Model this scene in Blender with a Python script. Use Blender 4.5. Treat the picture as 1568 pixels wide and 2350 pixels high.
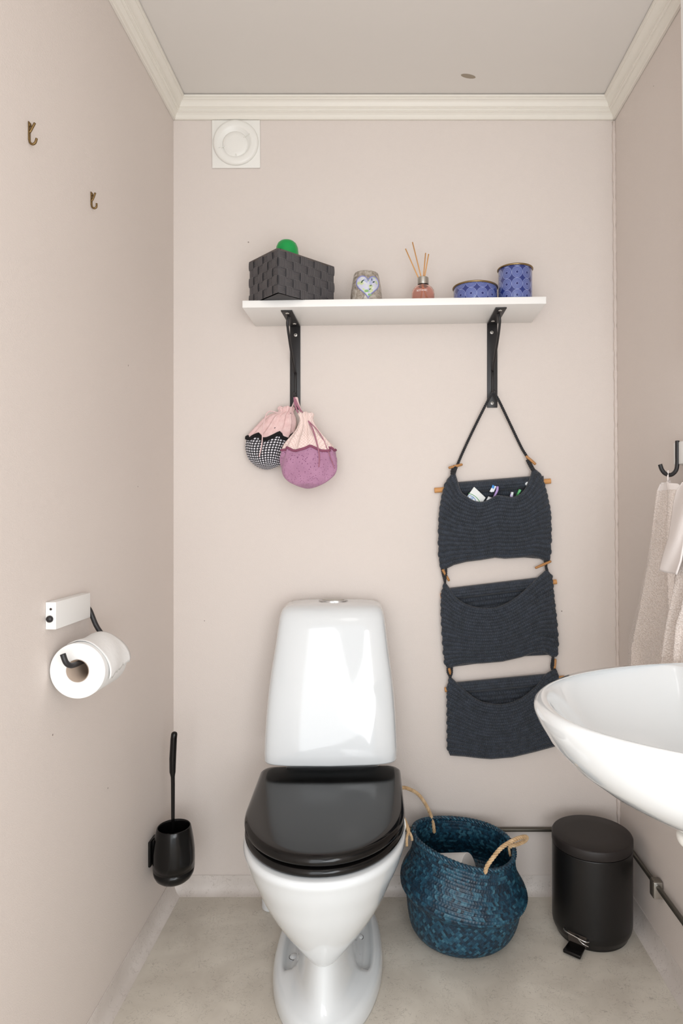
import bpy, math, random
from math import sin, cos, pi, sqrt, atan2, radians
from mathutils import Vector, Matrix
random.seed(7)
S = bpy.context.scene
COL = S.collection
for o in list(bpy.data.objects):
    bpy.data.objects.remove(o)

# ---------------------------------------------------------------- camera, light, exposure
H = 1.0875          # lens height
F = 1498.0          # focal length in pixels of the 1568x2350 frame
VX, VY = 885.0, 1175.0
D = 1.87            # back wall distance
cam_d = bpy.data.cameras.new('camera')
cam = bpy.data.objects.new('camera', cam_d); COL.objects.link(cam)
cam.location = (0, 0, H); cam.rotation_euler = (pi/2, 0, 0)
cam_d.sensor_fit = 'VERTICAL'; cam_d.sensor_height = 36.0; cam_d.sensor_width = 24.0
cam_d.lens = 36.0*F/2350.0
cam_d.shift_x = -(VX-784.0)/2350.0
cam_d.clip_start = 0.02
S.camera = cam

w = bpy.data.worlds.new('world'); S.world = w; w.use_nodes = True
bg = w.node_tree.nodes['Background']
bg.inputs[0].default_value = (0.925, 0.965, 1.0, 1); bg.inputs[1].default_value = 1.0

def area(name, loc, target, sx, sy, power, col):
    l = bpy.data.lights.new(name, 'AREA'); l.shape = 'RECTANGLE'; l.size = sx; l.size_y = sy
    l.energy = power; l.color = col
    o = bpy.data.objects.new(name, l); COL.objects.link(o); o.location = loc
    d = Vector(target)-Vector(loc)
    o.rotation_euler = d.to_track_quat('-Z', 'Z').to_euler()
    return o
area('daylight_window', (0.48, -0.25, 1.02), (-0.60, 1.15, 0.98), 0.70, 1.30, 11.6, (0.955, 0.98, 1.0))
area('left_fill', (-0.38, -0.52, 1.08), (0.35, 1.4, 1.0), 1.15, 1.75, 10.0, (0.955, 0.98, 1.0))  # unseen soft fill, added behind left to brighten the right wall; not a fixture
pl = bpy.data.lights.new('ceiling_lamp', 'POINT'); pl.energy = 0.8; pl.shadow_soft_size = 0.13; pl.color = (1.0, 0.98, 0.96)
plo = bpy.data.objects.new('ceiling_lamp', pl); COL.objects.link(plo); plo.location = (0.05, 0.55, 1.90)

S.view_settings.view_transform = 'Standard'; S.view_settings.look = 'None'
S.view_settings.gamma = 1.0; S.view_settings.use_curve_mapping = False
S.view_settings.exposure = 0.57

# ---------------------------------------------------------------- helpers
def P(px, py, d):
    return Vector(((px-VX)*d/F, d, H-(py-VY)*d/F))

def srgb(r, g, b):
    def f(c):
        c /= 255.0
        return c/12.92 if c <= 0.04045 else ((c+0.055)/1.055)**2.4
    return (f(r), f(g), f(b), 1.0)

def nt_new(name):
    m = bpy.data.materials.new(name); m.use_nodes = True
    nt = m.node_tree
    return m, nt, nt.nodes['Principled BSDF']

def mat(name, rgb, rough=0.5, metal=0.0, coat=0.0, spec=0.5, trans=0.0, ior=1.45, bump=None, sss=0.0, alpha=1.0, sheen=0.0):
    m, nt, b = nt_new(name)
    b.inputs['Base Color'].default_value = srgb(*rgb)
    b.inputs['Roughness'].default_value = rough
    b.inputs['Metallic'].default_value = metal
    b.inputs['Coat Weight'].default_value = coat
    b.inputs['Coat Roughness'].default_value = 0.04
    b.inputs['Specular IOR Level'].default_value = spec
    b.inputs['Transmission Weight'].default_value = trans
    b.inputs['IOR'].default_value = ior
    b.inputs['Sheen Weight'].default_value = sheen
    if bump:
        scale, strength, dist = bump
        tc = nt.nodes.new('ShaderNodeTexCoord')
        n = nt.nodes.new('ShaderNodeTexNoise'); n.inputs['Scale'].default_value = scale
        n.inputs['Detail'].default_value = 4
        bp = nt.nodes.new('ShaderNodeBump'); bp.inputs['Strength'].default_value = strength
        bp.inputs['Distance'].default_value = dist
        nt.links.new(tc.outputs['Object'], n.inputs['Vector'])
        nt.links.new(n.outputs['Fac'], bp.inputs['Height'])
        nt.links.new(bp.outputs['Normal'], b.inputs['Normal'])
    return m

def N(nt, t, **kw):
    n = nt.nodes.new(t)
    for k, v in kw.items():
        setattr(n, k, v)
    return n

def math_n(nt, op, a, b=None, c=None):
    n = nt.nodes.new('ShaderNodeMath'); n.operation = op
    for i, v in enumerate((a, b, c)):
        if v is None: continue
        if isinstance(v, (int, float)): n.inputs[i].default_value = v
        else: nt.links.new(v, n.inputs[i])
    return n.outputs[0]

def mix_n(nt, fac, a, b):
    n = nt.nodes.new('ShaderNodeMix'); n.data_type = 'RGBA'
    for sock, v in ((n.inputs[0], fac), (n.inputs[6], a), (n.inputs[7], b)):
        if isinstance(v, (int, float, tuple)): sock.default_value = v
        else: nt.links.new(v, sock)
    return n.outputs[2]

def ramp_n(nt, fac, stops, interp='LINEAR'):
    n = nt.nodes.new('ShaderNodeValToRGB'); n.color_ramp.interpolation = interp
    cr = n.color_ramp
    while len(cr.elements) < len(stops): cr.elements.new(0.5)
    for e, (p, c) in zip(cr.elements, stops):
        e.position = p; e.color = c
    nt.links.new(fac, n.inputs[0])
    return n.outputs[0]

ROOT = {}
def root_of(o):
    while o.parent: o = o.parent
    return o

def setp(o, label=None, cat=None, group=None, kind=None):
    if label: o['label'] = label
    if cat: o['category'] = cat
    if group: o['group'] = group
    if kind: o['kind'] = kind
    return o

def thing(name, loc, label, cat, group=None):
    o = bpy.data.objects.new(name, None); COL.objects.link(o)
    o.location = loc; o.empty_display_size = 0.05
    return setp(o, label, cat, group)

def obj(name, verts, faces, m, parent=None, smooth=True, uvs=None, sharp=None, origin=None):
    verts = [Vector(v) for v in verts]
    if parent is not None:
        off = root_of(parent).location.copy()
    else:
        if origin is None:
            xs = [v.x for v in verts]; ys = [v.y for v in verts]; zs = [v.z for v in verts]
            origin = ((min(xs)+max(xs))/2, (min(ys)+max(ys))/2, min(zs))
        off = Vector(origin)
    me = bpy.data.meshes.new(name)
    me.from_pydata([tuple(v-off) for v in verts], [], faces)
    if uvs is not None:
        ul = me.uv_layers.new(name='UVMap')
        if callable(uvs):
            for l in me.loops: ul.data[l.index].uv = uvs(l.vertex_index)
        elif len(uvs) == len(me.loops):
            for i, u in enumerate(uvs): ul.data[i].uv = u
        else:
            for l in me.loops: ul.data[l.index].uv = uvs[l.vertex_index]
    if smooth:
        me.polygons.foreach_set('use_smooth', [True]*len(me.polygons))
        if sharp: me.set_sharp_from_angle(angle=radians(sharp))
    me.materials.append(m)
    me.update()
    o = bpy.data.objects.new(name, me); COL.objects.link(o)
    if parent is not None: o.parent = parent
    else: o.location = off
    return o

def bevel(o, width, seg=3, angle=30):
    b = o.modifiers.new('bevel', 'BEVEL'); b.width = width; b.segments = seg
    b.limit_method = 'ANGLE'; b.angle_limit = radians(angle)
    o.data.polygons.foreach_set('use_smooth', [True]*len(o.data.polygons))
    return o

class MB:
    def __init__(s): s.v = []; s.f = []
    def add(s, vf):
        n = len(s.v); s.v += [Vector(x) for x in vf[0]]; s.f += [tuple(i+n for i in f) for f in vf[1]]
        return s

def box_vf(x0, x1, y0, y1, z0, z1):
    v = [(x, y, z) for x in (x0, x1) for y in (y0, y1) for z in (z0, z1)]
    f = [(0,1,3,2), (4,6,7,5), (0,4,5,1), (2,3,7,6), (0,2,6,4), (1,5,7,3)]
    return v, f

def hexa_vf(b, t):
    """b, t: four bottom and four top corners, same winding"""
    v = list(b)+list(t)
    return v, [(3,2,1,0), (4,5,6,7), (0,1,5,4), (1,2,6,5), (2,3,7,6), (3,0,4,7)]

def frames(pts):
    n = len(pts); T = []
    for i in range(n):
        a = pts[max(i-1, 0)]; b = pts[min(i+1, n-1)]
        T.append((b-a).normalized())
    up = Vector((0, 0, 1))
    if abs(T[0].dot(up)) > 0.9: up = Vector((1, 0, 0))
    u = (up - T[0]*up.dot(T[0])).normalized(); U = []
    for t in T:
        u = (u - t*u.dot(t))
        u.normalize(); U.append(u.copy())
    return T, U

def tube_vf(pts, r, seg=12, cap=True, flat=1.0):
    pts = [Vector(p) for p in pts]
    T, U = frames(pts); v = []; f = []
    for i, p in enumerate(pts):
        rr = r[i] if isinstance(r, (list, tuple)) else r
        W = T[i].cross(U[i])
        for k in range(seg):
            a = 2*pi*k/seg
            v.append(p + U[i]*cos(a)*rr*flat + W*sin(a)*rr)
    for i in range(len(pts)-1):
        for k in range(seg):
            k2 = (k+1) % seg
            f.append((i*seg+k, i*seg+k2, (i+1)*seg+k2, (i+1)*seg+k))
    if cap:
        f.append(tuple(reversed(range(seg))))
        f.append(tuple(range((len(pts)-1)*seg, len(pts)*seg)))
    return v, f

def smooth_path(pts, n=8):
    pts = [Vector(p) for p in pts]; out = []
    m = len(pts)
    for i in range(m-1):
        p0 = pts[max(i-1, 0)]; p1 = pts[i]; p2 = pts[i+1]; p3 = pts[min(i+2, m-1)]
        for k in range(n):
            t = k/n
            out.append(0.5*((2*p1)+(p2-p0)*t+(2*p0-5*p1+4*p2-p3)*t*t+(3*p1-p0-3*p2+p3)*t**3))
    out.append(pts[-1])
    return out

def resample(pts, n):
    pts = [Vector(p) for p in pts]
    L = [0]
    for a, b in zip(pts, pts[1:]): L.append(L[-1]+(b-a).length)
    out = []; j = 0
    for i in range(n):
        s = L[-1]*i/(n-1)
        while j < len(pts)-2 and L[j+1] < s: j += 1
        t = (s-L[j])/max(L[j+1]-L[j], 1e-9)
        out.append(pts[j].lerp(pts[j+1], min(max(t, 0), 1)))
    return out

def rope_vf(path, r, strands=3, pitch=0.012, seg=7):
    """twisted strands round a path"""
    path = [Vector(p) for p in path]
    L = sum((b-a).length for a, b in zip(path, path[1:]))
    n = max(int(L/pitch*9), 8)
    c = resample(path, n); T, U = frames(c)
    mb = MB()
    for s in range(strands):
        pts = []
        for i in range(n):
            a = 2*pi*(L*i/(n-1)/pitch/ (strands/2.0)) + 2*pi*s/strands
            W = T[i].cross(U[i])
            pts.append(c[i] + (U[i]*cos(a)+W*sin(a))*r*0.52)
        mb.add(tube_vf(pts, r*0.56, seg))
    return mb.v, mb.f

def lathe_vf(prof, seg=48, center=(0, 0, 0), axis='Z', closed=False):
    """prof: list of (r, h)"""
    cx, cy, cz = center; v = []; f = []
    m = len(prof)
    for k in range(seg):
        a = 2*pi*k/seg
        for r, h in prof:
            if axis == 'Z': v.append((cx+r*cos(a), cy+r*sin(a), cz+h))
            elif axis == 'Y': v.append((cx+r*cos(a), cy+h, cz+r*sin(a)))
            else: v.append((cx+h, cy+r*cos(a), cz+r*sin(a)))
    for k in range(seg):
        k2 = (k+1) % seg
        for i in range(m-1 if not closed else m):
            i2 = (i+1) % m
            q = (k*m+i, k2*m+i, k2*m+i2, k*m+i2)
            f.append(q if axis != 'Y' else tuple(reversed(q)))
    return v, f

def lathe_uv(prof, seg, R):
    s = [0]
    for a, b in zip(prof, prof[1:]): s.append(s[-1]+sqrt((b[0]-a[0])**2+(b[1]-a[1])**2))
    m = len(prof)
    return s, m

def round_path(prof, r, n=4):
    """round the inner corners of a 2d polyline"""
    out = [prof[0]]
    for i in range(1, len(prof)-1):
        a = Vector(prof[i-1]); b = Vector(prof[i]); c = Vector(prof[i+1])
        rr = min(r, (a-b).length*0.45, (c-b).length*0.45)
        p = b+(a-b).normalized()*rr; q = b+(c-b).normalized()*rr
        for k in range(n+1):
            t = k/n
            out.append(tuple((1-t)**2*p+2*t*(1-t)*b+t*t*q))
    out.append(prof[-1])
    return out

def loft_vf(sections, cap0=True, cap1=True):
    m = len(sections[0]); v = [p for s in sections for p in s]; f = []
    for i in range(len(sections)-1):
        for k in range(m):
            k2 = (k+1) % m
            f.append((i*m+k, i*m+k2, (i+1)*m+k2, (i+1)*m+k))
    if cap0: f.append(tuple(reversed(range(m))))
    if cap1: f.append(tuple(range((len(sections)-1)*m, len(sections)*m)))
    return v, f

def grid_faces(nu, nv):
    return [(j*nu+i, j*nu+i+1, (j+1)*nu+i+1, (j+1)*nu+i) for j in range(nv-1) for i in range(nu-1)]

def text_mesh(name, body, size, M, m, parent, extrude=0.0004, align='CENTER'):
    cu = bpy.data.curves.new(name, 'FONT'); cu.body = body; cu.size = size
    cu.extrude = extrude; cu.align_x = align
    t = bpy.data.objects.new('tmp', cu); COL.objects.link(t)
    bpy.context.view_layer.update()
    dg = bpy.context.evaluated_depsgraph_get()
    me = bpy.data.meshes.new_from_object(t.evaluated_get(dg))
    bpy.data.objects.remove(t)
    vs = [M @ v.co for v in me.vertices]; fs = [tuple(p.vertices) for p in me.polygons]
    return obj(name, vs, fs, m, parent, smooth=False)

# ---------------------------------------------------------------- materials
def wall_material(name, rgb):
    m, nt, b = nt_new(name)
    b.inputs['Roughness'].default_value = 0.55
    b.inputs['Specular IOR Level'].default_value = 0.3
    tc = N(nt, 'ShaderNodeTexCoord')
    # fine woven emboss of the painted wallpaper
    vo = N(nt, 'ShaderNodeTexVoronoi'); vo.inputs['Scale'].default_value = 430
    nt.links.new(tc.outputs['Object'], vo.inputs['Vector'])
    n2 = N(nt, 'ShaderNodeTexNoise'); n2.inputs['Scale'].default_value = 45; n2.inputs['Detail'].default_value = 3
    nt.links.new(tc.outputs['Object'], n2.inputs['Vector'])
    hsum = math_n(nt, 'ADD', math_n(nt, 'MULTIPLY', vo.outputs['Distance'], 1.0), math_n(nt, 'MULTIPLY', n2.outputs['Fac'], 0.6))
    bp = N(nt, 'ShaderNodeBump'); bp.inputs['Strength'].default_value = 0.22; bp.inputs['Distance'].default_value = 0.0012
    nt.links.new(hsum, bp.inputs['Height']); nt.links.new(bp.outputs['Normal'], b.inputs['Normal'])
    # large soft mottling and tiny dark specks
    n3 = N(nt, 'ShaderNodeTexNoise'); n3.inputs['Scale'].default_value = 2.2; n3.inputs['Detail'].default_value = 3
    nt.links.new(tc.outputs['Object'], n3.inputs['Vector'])
    c1 = srgb(*rgb); c2 = tuple([c*0.95 for c in c1[:3]]+[1])
    base = mix_n(nt, n3.outputs['Fac'], c1, c2)
    v2 = N(nt, 'ShaderNodeTexVoronoi'); v2.inputs['Scale'].default_value = 7
    nt.links.new(tc.outputs['Object'], v2.inputs['Vector'])
    spk = math_n(nt, 'LESS_THAN', v2.outputs['Distance'], 0.014)
    col = mix_n(nt, math_n(nt, 'MULTIPLY', spk, 0.7), base, srgb(92, 74, 62))
    nt.links.new(col, b.inputs['Base Color'])
    return m
M_WALL = wall_material('painted_wallpaper', (221, 211, 204))
M_CEIL = mat('ceiling_paint', (222, 217, 211), 0.6, bump=(60, 0.1, 0.002))
M_CROWN = mat('crown_paint', (230, 225, 215), 0.4, bump=(30, 0.08, 0.002))
M_CAULK = mat('caulk', (214, 202, 194), 0.5, bump=(90, 0.6, 0.004))

def floor_material(name, a, b_, c_):
    m, nt, b = nt_new(name)
    b.inputs['Roughness'].default_value = 0.42; b.inputs['Specular IOR Level'].default_value = 0.35
    tc = N(nt, 'ShaderNodeTexCoord')
    def noise(scale, detail, dist, sc=(1, 1, 1), rot=0.0):
        mp = N(nt, 'ShaderNodeMapping'); mp.inputs['Scale'].default_value = sc; mp.inputs['Rotation'].default_value = (0, 0, rot)
        nt.links.new(tc.outputs['Object'], mp.inputs['Vector'])
        n = N(nt, 'ShaderNodeTexNoise'); n.inputs['Scale'].default_value = scale; n.inputs['Detail'].default_value = detail
        n.inputs['Distortion'].default_value = dist
        nt.links.new(mp.outputs[0], n.inputs['Vector']); return n.outputs['Fac']
    base = ramp_n(nt, noise(7, 5, 0.4), [(0.35, srgb(*a)), (0.68, srgb(*b_))])
    # hair like streaks: thin iso-lines of a distorted noise, broken up by another
    n1 = noise(26, 2, 2.6, (1, 1.7, 1), 0.5)
    line = math_n(nt, 'LESS_THAN', math_n(nt, 'ABSOLUTE', math_n(nt, 'SUBTRACT', n1, 0.5)), 0.011)
    gate = math_n(nt, 'GREATER_THAN', noise(30, 2, 0), 0.50)
    n4 = noise(17, 2, 3.4, (1.8, 1, 1), 1.3)
    line2 = math_n(nt, 'LESS_THAN', math_n(nt, 'ABSOLUTE', math_n(nt, 'SUBTRACT', n4, 0.52)), 0.007)
    gate2 = math_n(nt, 'GREATER_THAN', noise(23, 2, 0, (1, 1, 1), 2.0), 0.51)
    k = math_n(nt, 'MAXIMUM', math_n(nt, 'MULTIPLY', line, gate), math_n(nt, 'MULTIPLY', line2, gate2))
    col = mix_n(nt, math_n(nt, 'MULTIPLY', k, 0.30), base, srgb(*c_))
    nt.links.new(col, b.inputs['Base Color'])
    bp = N(nt, 'ShaderNodeBump'); bp.inputs['Strength'].default_value = 0.08; bp.inputs['Distance'].default_value = 0.001
    nt.links.new(noise(120, 3, 0), bp.inputs['Height']); nt.links.new(bp.outputs['Normal'], b.inputs['Normal'])
    return m
M_FLOOR = floor_material('marbled_vinyl', (194, 186, 174), (218, 211, 199), (104, 94, 84))
M_COVE = floor_material('coved_vinyl', (204, 195, 188), (222, 214, 208), (135, 120, 110))

M_CERAMIC = mat('white_ceramic', (221, 225, 227), 0.09, coat=0.6, spec=0.5)
M_SINK = mat('basin_ceramic', (228, 231, 232), 0.08, coat=0.6)
M_BLACKGLOSS = mat('black_gloss', (10, 9, 9), 0.12, spec=0.42)
M_CHROME = mat('chrome', (200, 200, 200), 0.15, 1.0)
M_BRUSHED = mat('brushed_steel', (190, 188, 182), 0.3, 1.0)
M_GREYSTEEL = mat('dull_steel', (118, 112, 104), 0.38, 0.7)
M_PIPE = mat('copper_pipe_grey', (92, 88, 80), 0.35, 0.6)
M_BLACKMET = mat('black_powder_coat', (38, 36, 37), 0.42, bump=(300, 0.1, 0.0005))
M_BLACKBIN = mat('black_bin_enamel', (15, 13, 13), 0.38, bump=(12, 0.03, 0.002))
M_BINLID = mat('black_bin_lid', (34, 29, 28), 0.5, bump=(200, 0.08, 0.0005))
M_BLACKPL = mat('black_plastic', (12, 11, 11), 0.18, spec=0.4)
M_BRISTLE = mat('black_bristle', (26, 25, 26), 0.5)
M_WHITELAM = mat('white_laminate', (240, 239, 236), 0.35)
M_WHITEWOOD = mat('white_painted_wood', (230, 229, 226), 0.4, bump=(20, 0.05, 0.002))
M_WHITEPL = mat('white_plastic', (236, 234, 228), 0.35, bump=(40, 0.06, 0.002))
M_PVC = mat('white_pipe', (224, 226, 228), 0.3)
M_PAPER = mat('tissue_paper', (232, 231, 229), 0.9, bump=(160, 0.25, 0.002))
M_CARD = mat('cardboard_core', (176, 158, 142), 0.8)
M_BRASS = mat('aged_brass', (122, 98, 62), 0.38, 0.8, bump=(200, 0.4, 0.001))
M_GOLD = mat('antique_gold_rim', (150, 128, 92), 0.3, 0.9)
M_WOOD = mat('pale_dowel_wood', (206, 150, 92), 0.55, bump=(60, 0.2, 0.001))
M_WOODT = mat('toggle_wood', (178, 128, 78), 0.5, bump=(120, 0.3, 0.001))
M_REED = mat('reed_stick', (222, 166, 104), 0.6)
M_SCREW = mat('screw_head', (205, 203, 198), 0.35, 0.6)
M_LINEN = mat('white_linen', (232, 224, 220), 0.85, bump=(300, 0.3, 0.001))
M_SEAL = mat('dark_seal', (60, 52, 46), 0.8)

def towel_material():
    m, nt, b = nt_new('waffle_terry')
    b.inputs['Roughness'].default_value = 0.95; b.inputs['Sheen Weight'].default_value = 0.3
    tc = N(nt, 'ShaderNodeTexCoord')
    vo = N(nt, 'ShaderNodeTexVoronoi'); vo.inputs['Scale'].default_value = 290
    nt.links.new(tc.outputs['Object'], vo.inputs['Vector'])
    col = ramp_n(nt, vo.outputs['Distance'], [(0.0, srgb(240, 230, 224)), (0.75, srgb(216, 203, 194))])
    nt.links.new(col, b.inputs['Base Color'])
    bp = N(nt, 'ShaderNodeBump'); bp.inputs['Strength'].default_value = 0.9; bp.inputs['Distance'].default_value = 0.0018; bp.invert = True
    nt.links.new(vo.outputs['Distance'], bp.inputs['Height']); nt.links.new(bp.outputs['Normal'], b.inputs['Normal'])
    return m
M_TOWEL = towel_material()

def cord_material(name, rgb, rgb2):
    m, nt, b = nt_new(name)
    b.inputs['Roughness'].default_value = 0.75; b.inputs['Sheen Weight'].default_value = 0.15
    tc = N(nt, 'ShaderNodeTexCoord')
    n = N(nt, 'ShaderNodeTexNoise'); n.inputs['Scale'].default_value = 60; n.inputs['Detail'].default_value = 3
    nt.links.new(tc.outputs['Object'], n.inputs['Vector'])
    nt.links.new(ramp_n(nt, n.outputs['Fac'], [(0.3, srgb(*rgb)), (0.7, srgb(*rgb2))]), b.inputs['Base Color'])
    return m
M_CORD = cord_material('navy_cord', (33, 40, 49), (47, 55, 67))
M_CORDB = cord_material('black_cord', (24, 24, 27), (38, 38, 42))
M_ROPE = cord_material('seagrass_rope', (184, 150, 108), (224, 194, 154))

def seagrass_material():
    m, nt, b = nt_new('blue_seagrass')
    b.inputs['Roughness'].default_value = 0.42
    uv = N(nt, 'ShaderNodeUVMap')
    sep = N(nt, 'ShaderNodeSeparateXYZ'); nt.links.new(uv.outputs[0], sep.inputs[0])
    # one value per woven cell (cell edge = 1 uv unit)
    fl1 = math_n(nt, 'FLOOR', sep.outputs[0]); fl2 = math_n(nt, 'FLOOR', sep.outputs[1])
    cmb = N(nt, 'ShaderNodeCombineXYZ'); nt.links.new(fl1, cmb.inputs[0]); nt.links.new(fl2, cmb.inputs[1])
    wn = N(nt, 'ShaderNodeTexWhiteNoise'); wn.noise_dimensions = '2D'; nt.links.new(cmb.outputs[0], wn.inputs[0])
    col = ramp_n(nt, wn.outputs[0], [(0.0, srgb(14, 36, 52)), (0.45, srgb(24, 62, 84)), (0.8, srgb(38, 92, 116)), (1.0, srgb(70, 124, 144))])
    tc = N(nt, 'ShaderNodeTexCoord')
    n = N(nt, 'ShaderNodeTexNoise'); n.inputs['Scale'].default_value = 150; n.inputs['Detail'].default_value = 4
    nt.links.new(tc.outputs['Object'], n.inputs['Vector'])
    c2 = mix_n(nt, math_n(nt, 'MULTIPLY', n.outputs['Fac'], 0.7), col, srgb(16, 34, 48))
    nt.links.new(c2, b.inputs['Base Color'])
    bp = N(nt, 'ShaderNodeBump'); bp.inputs['Strength'].default_value = 0.5; bp.inputs['Distance'].default_value = 0.001
    nt.links.new(n.outputs['Fac'], bp.inputs['Height']); nt.links.new(bp.outputs['Normal'], b.inputs['Normal'])
    return m
M_SEAGRASS = seagrass_material()

def strap_material():
    m, nt, b = nt_new('grey_woven_strap')
    b.inputs['Roughness'].default_value = 0.5
    uv = N(nt, 'ShaderNodeUVMap')
    wv = N(nt, 'ShaderNodeTexWave'); wv.inputs['Scale'].default_value = 2.1; wv.inputs['Distortion'].default_value = 0.35
    wv.inputs['Detail'].default_value = 1; wv.bands_direction = 'Y'
    nt.links.new(uv.outputs[0], wv.inputs['Vector'])
    nt.links.new(ramp_n(nt, wv.outputs['Fac'], [(0.1, srgb(44, 42, 44)), (0.9, srgb(98, 95, 97))]), b.inputs['Base Color'])
    bp = N(nt, 'ShaderNodeBump'); bp.inputs['Strength'].default_value = 0.4; bp.inputs['Distance'].default_value = 0.0006
    nt.links.new(wv.outputs['Fac'], bp.inputs['Height']); nt.links.new(bp.outputs['Normal'], b.inputs['Normal'])
    return m
M_STRAP = strap_material()

def tin_material():
    m, nt, b = nt_new('blue_ring_print')
    b.inputs['Roughness'].default_value = 0.18; b.inputs['Coat Weight'].default_value = 0.4
    uv = N(nt, 'ShaderNodeUVMap')
    sep = N(nt, 'ShaderNodeSeparateXYZ'); nt.links.new(uv.outputs[0], sep.inputs[0])
    fx = math_n(nt, 'SUBTRACT', math_n(nt, 'FRACT', sep.outputs[0]), 0.5)
    fy = math_n(nt, 'SUBTRACT', math_n(nt, 'FRACT', sep.outputs[1]), 0.5)
    r = math_n(nt, 'SQRT', math_n(nt, 'ADD', math_n(nt, 'MULTIPLY', fx, fx), math_n(nt, 'MULTIPLY', fy, fy)))
    light = srgb(160, 172, 214); mid = srgb(54, 72, 144); dark = srgb(26, 38, 104)
    rings = ramp_n(nt, math_n(nt, 'MULTIPLY', r, 2.0),
        [(0.0, dark), (0.17, dark), (0.22, mid), (0.30, light), (0.34, mid), (0.44, mid), (0.49, light), (0.53, mid),
         (0.62, mid), (0.66, light), (0.70, mid), (0.79, mid), (0.82, light), (0.86, mid), (0.93, mid), (0.97, light), (1.0, light)][:16])
    # diamond between the rings
    dm = math_n(nt, 'ADD', math_n(nt, 'ABSOLUTE', fx), math_n(nt, 'ABSOLUTE', fy))
    out = math_n(nt, 'GREATER_THAN', r, 0.5)
    diam = ramp_n(nt, math_n(nt, 'FRACT', math_n(nt, 'MULTIPLY', dm, 9.0)), [(0.0, mid), (0.7, dark)])
    nt.links.new(mix_n(nt, out, rings, diam), b.inputs['Base Color'])
    return m
M_TIN = tin_material()

def candle_glass_material():
    m, nt, b = nt_new('crackled_grey_glass')
    b.inputs['Roughness'].default_value = 0.25; b.inputs['Coat Weight'].default_value = 0.6
    tc = N(nt, 'ShaderNodeTexCoord')
    n = N(nt, 'ShaderNodeTexNoise'); n.inputs['Scale'].default_value = 55; n.inputs['Detail'].default_value = 6; n.inputs['Distortion'].default_value = 1.5
    nt.links.new(tc.outputs['Object'], n.inputs['Vector'])
    nt.links.new(ramp_n(nt, n.outputs['Fac'], [(0.28, srgb(104, 94, 80)), (0.5, srgb(160, 150, 138)), (0.7, srgb(190, 182, 172))]), b.inputs['Base Color'])
    bp = N(nt, 'ShaderNodeBump'); bp.inputs['Strength'].default_value = 0.7; bp.inputs['Distance'].default_value = 0.002
    nt.links.new(n.outputs['Fac'], bp.inputs['Height']); nt.links.new(bp.outputs['Normal'], b.inputs['Normal'])
    return m
M_CANDLE = candle_glass_material()

def heart_material():
    m, nt, b = nt_new('floral_heart_print')
    b.inputs['Roughness'].default_value = 0.3
    tc = N(nt, 'ShaderNodeTexCoord')
    n = N(nt, 'ShaderNodeTexVoronoi'); n.inputs['Scale'].default_value = 120
    nt.links.new(tc.outputs['Object'], n.inputs['Vector'])
    sp = N(nt, 'ShaderNodeSeparateColor'); nt.links.new(n.outputs['Color'], sp.inputs[0])
    nt.links.new(ramp_n(nt, sp.outputs[0], [(0.0, srgb(204, 204, 220)), (0.4, srgb(212, 216, 216)), (0.55, srgb(196, 208, 160)), (0.72, srgb(176, 180, 212)), (0.86, srgb(208, 210, 212))], 'CONSTANT'), b.inputs['Base Color'])
    return m
M_HEART = heart_material()
M_LILAC = mat('lilac_edge', (138, 140, 190), 0.3)
M_DKGREEN = mat('dark_green_print', (40, 66, 56), 0.5)
M_LTGREEN = mat('leaf_green_print', (132, 176, 108), 0.5)

def fabric(name, fn, rough=0.85):
    m, nt, b = nt_new(name); b.inputs['Roughness'].default_value = rough
    b.inputs['Sheen Weight'].default_value = 0.2
    uv = N(nt, 'ShaderNodeUVMap')
    nt.links.new(fn(nt, uv.outputs[0]), b.inputs['Base Color'])
    tc = N(nt, 'ShaderNodeTexCoord')
    nz = N(nt, 'ShaderNodeTexNoise'); nz.inputs['Scale'].default_value = 42; nz.inputs['Detail'].default_value = 2; nz.inputs['Distortion'].default_value = 1.6
    nt.links.new(tc.outputs['Object'], nz.inputs['Vector'])
    bp = N(nt, 'ShaderNodeBump'); bp.inputs['Strength'].default_value = 0.6; bp.inputs['Distance'].default_value = 0.006
    nt.links.new(nz.outputs['Fac'], bp.inputs['Height']); nt.links.new(bp.outputs['Normal'], b.inputs['Normal'])
    return m
def cellr(nt, uv, s, jitter=False):
    mp = N(nt, 'ShaderNodeMapping'); mp.inputs['Scale'].default_value = (s, s, s); nt.links.new(uv, mp.inputs[0])
    sep = N(nt, 'ShaderNodeSeparateXYZ'); nt.links.new(mp.outputs[0], sep.inputs[0])
    fx = math_n(nt, 'SUBTRACT', math_n(nt, 'FRACT', sep.outputs[0]), 0.5)
    fy = math_n(nt, 'SUBTRACT', math_n(nt, 'FRACT', sep.outputs[1]), 0.5)
    return math_n(nt, 'SQRT', math_n(nt, 'ADD', math_n(nt, 'MULTIPLY', fx, fx), math_n(nt, 'MULTIPLY', fy, fy)))
def f_dots(nt, uv):
    r = cellr(nt, uv, 158)
    return mix_n(nt, math_n(nt, 'LESS_THAN', r, 0.33), srgb(34, 32, 38), srgb(218, 216, 222))
def f_pinkdots(nt, uv):
    v = N(nt, 'ShaderNodeTexVoronoi'); v.inputs['Scale'].default_value = 48; nt.links.new(uv, v.inputs['Vector'])
    n = N(nt, 'ShaderNodeTexNoise'); n.inputs['Scale'].default_value = 90; nt.links.new(uv, n.inputs['Vector'])
    base = mix_n(nt, n.outputs['Fac'], srgb(240, 214, 210), srgb(220, 180, 178))
    return mix_n(nt, math_n(nt, 'LESS_THAN', v.outputs['Distance'], 0.09), base, srgb(60, 46, 58))
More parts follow.
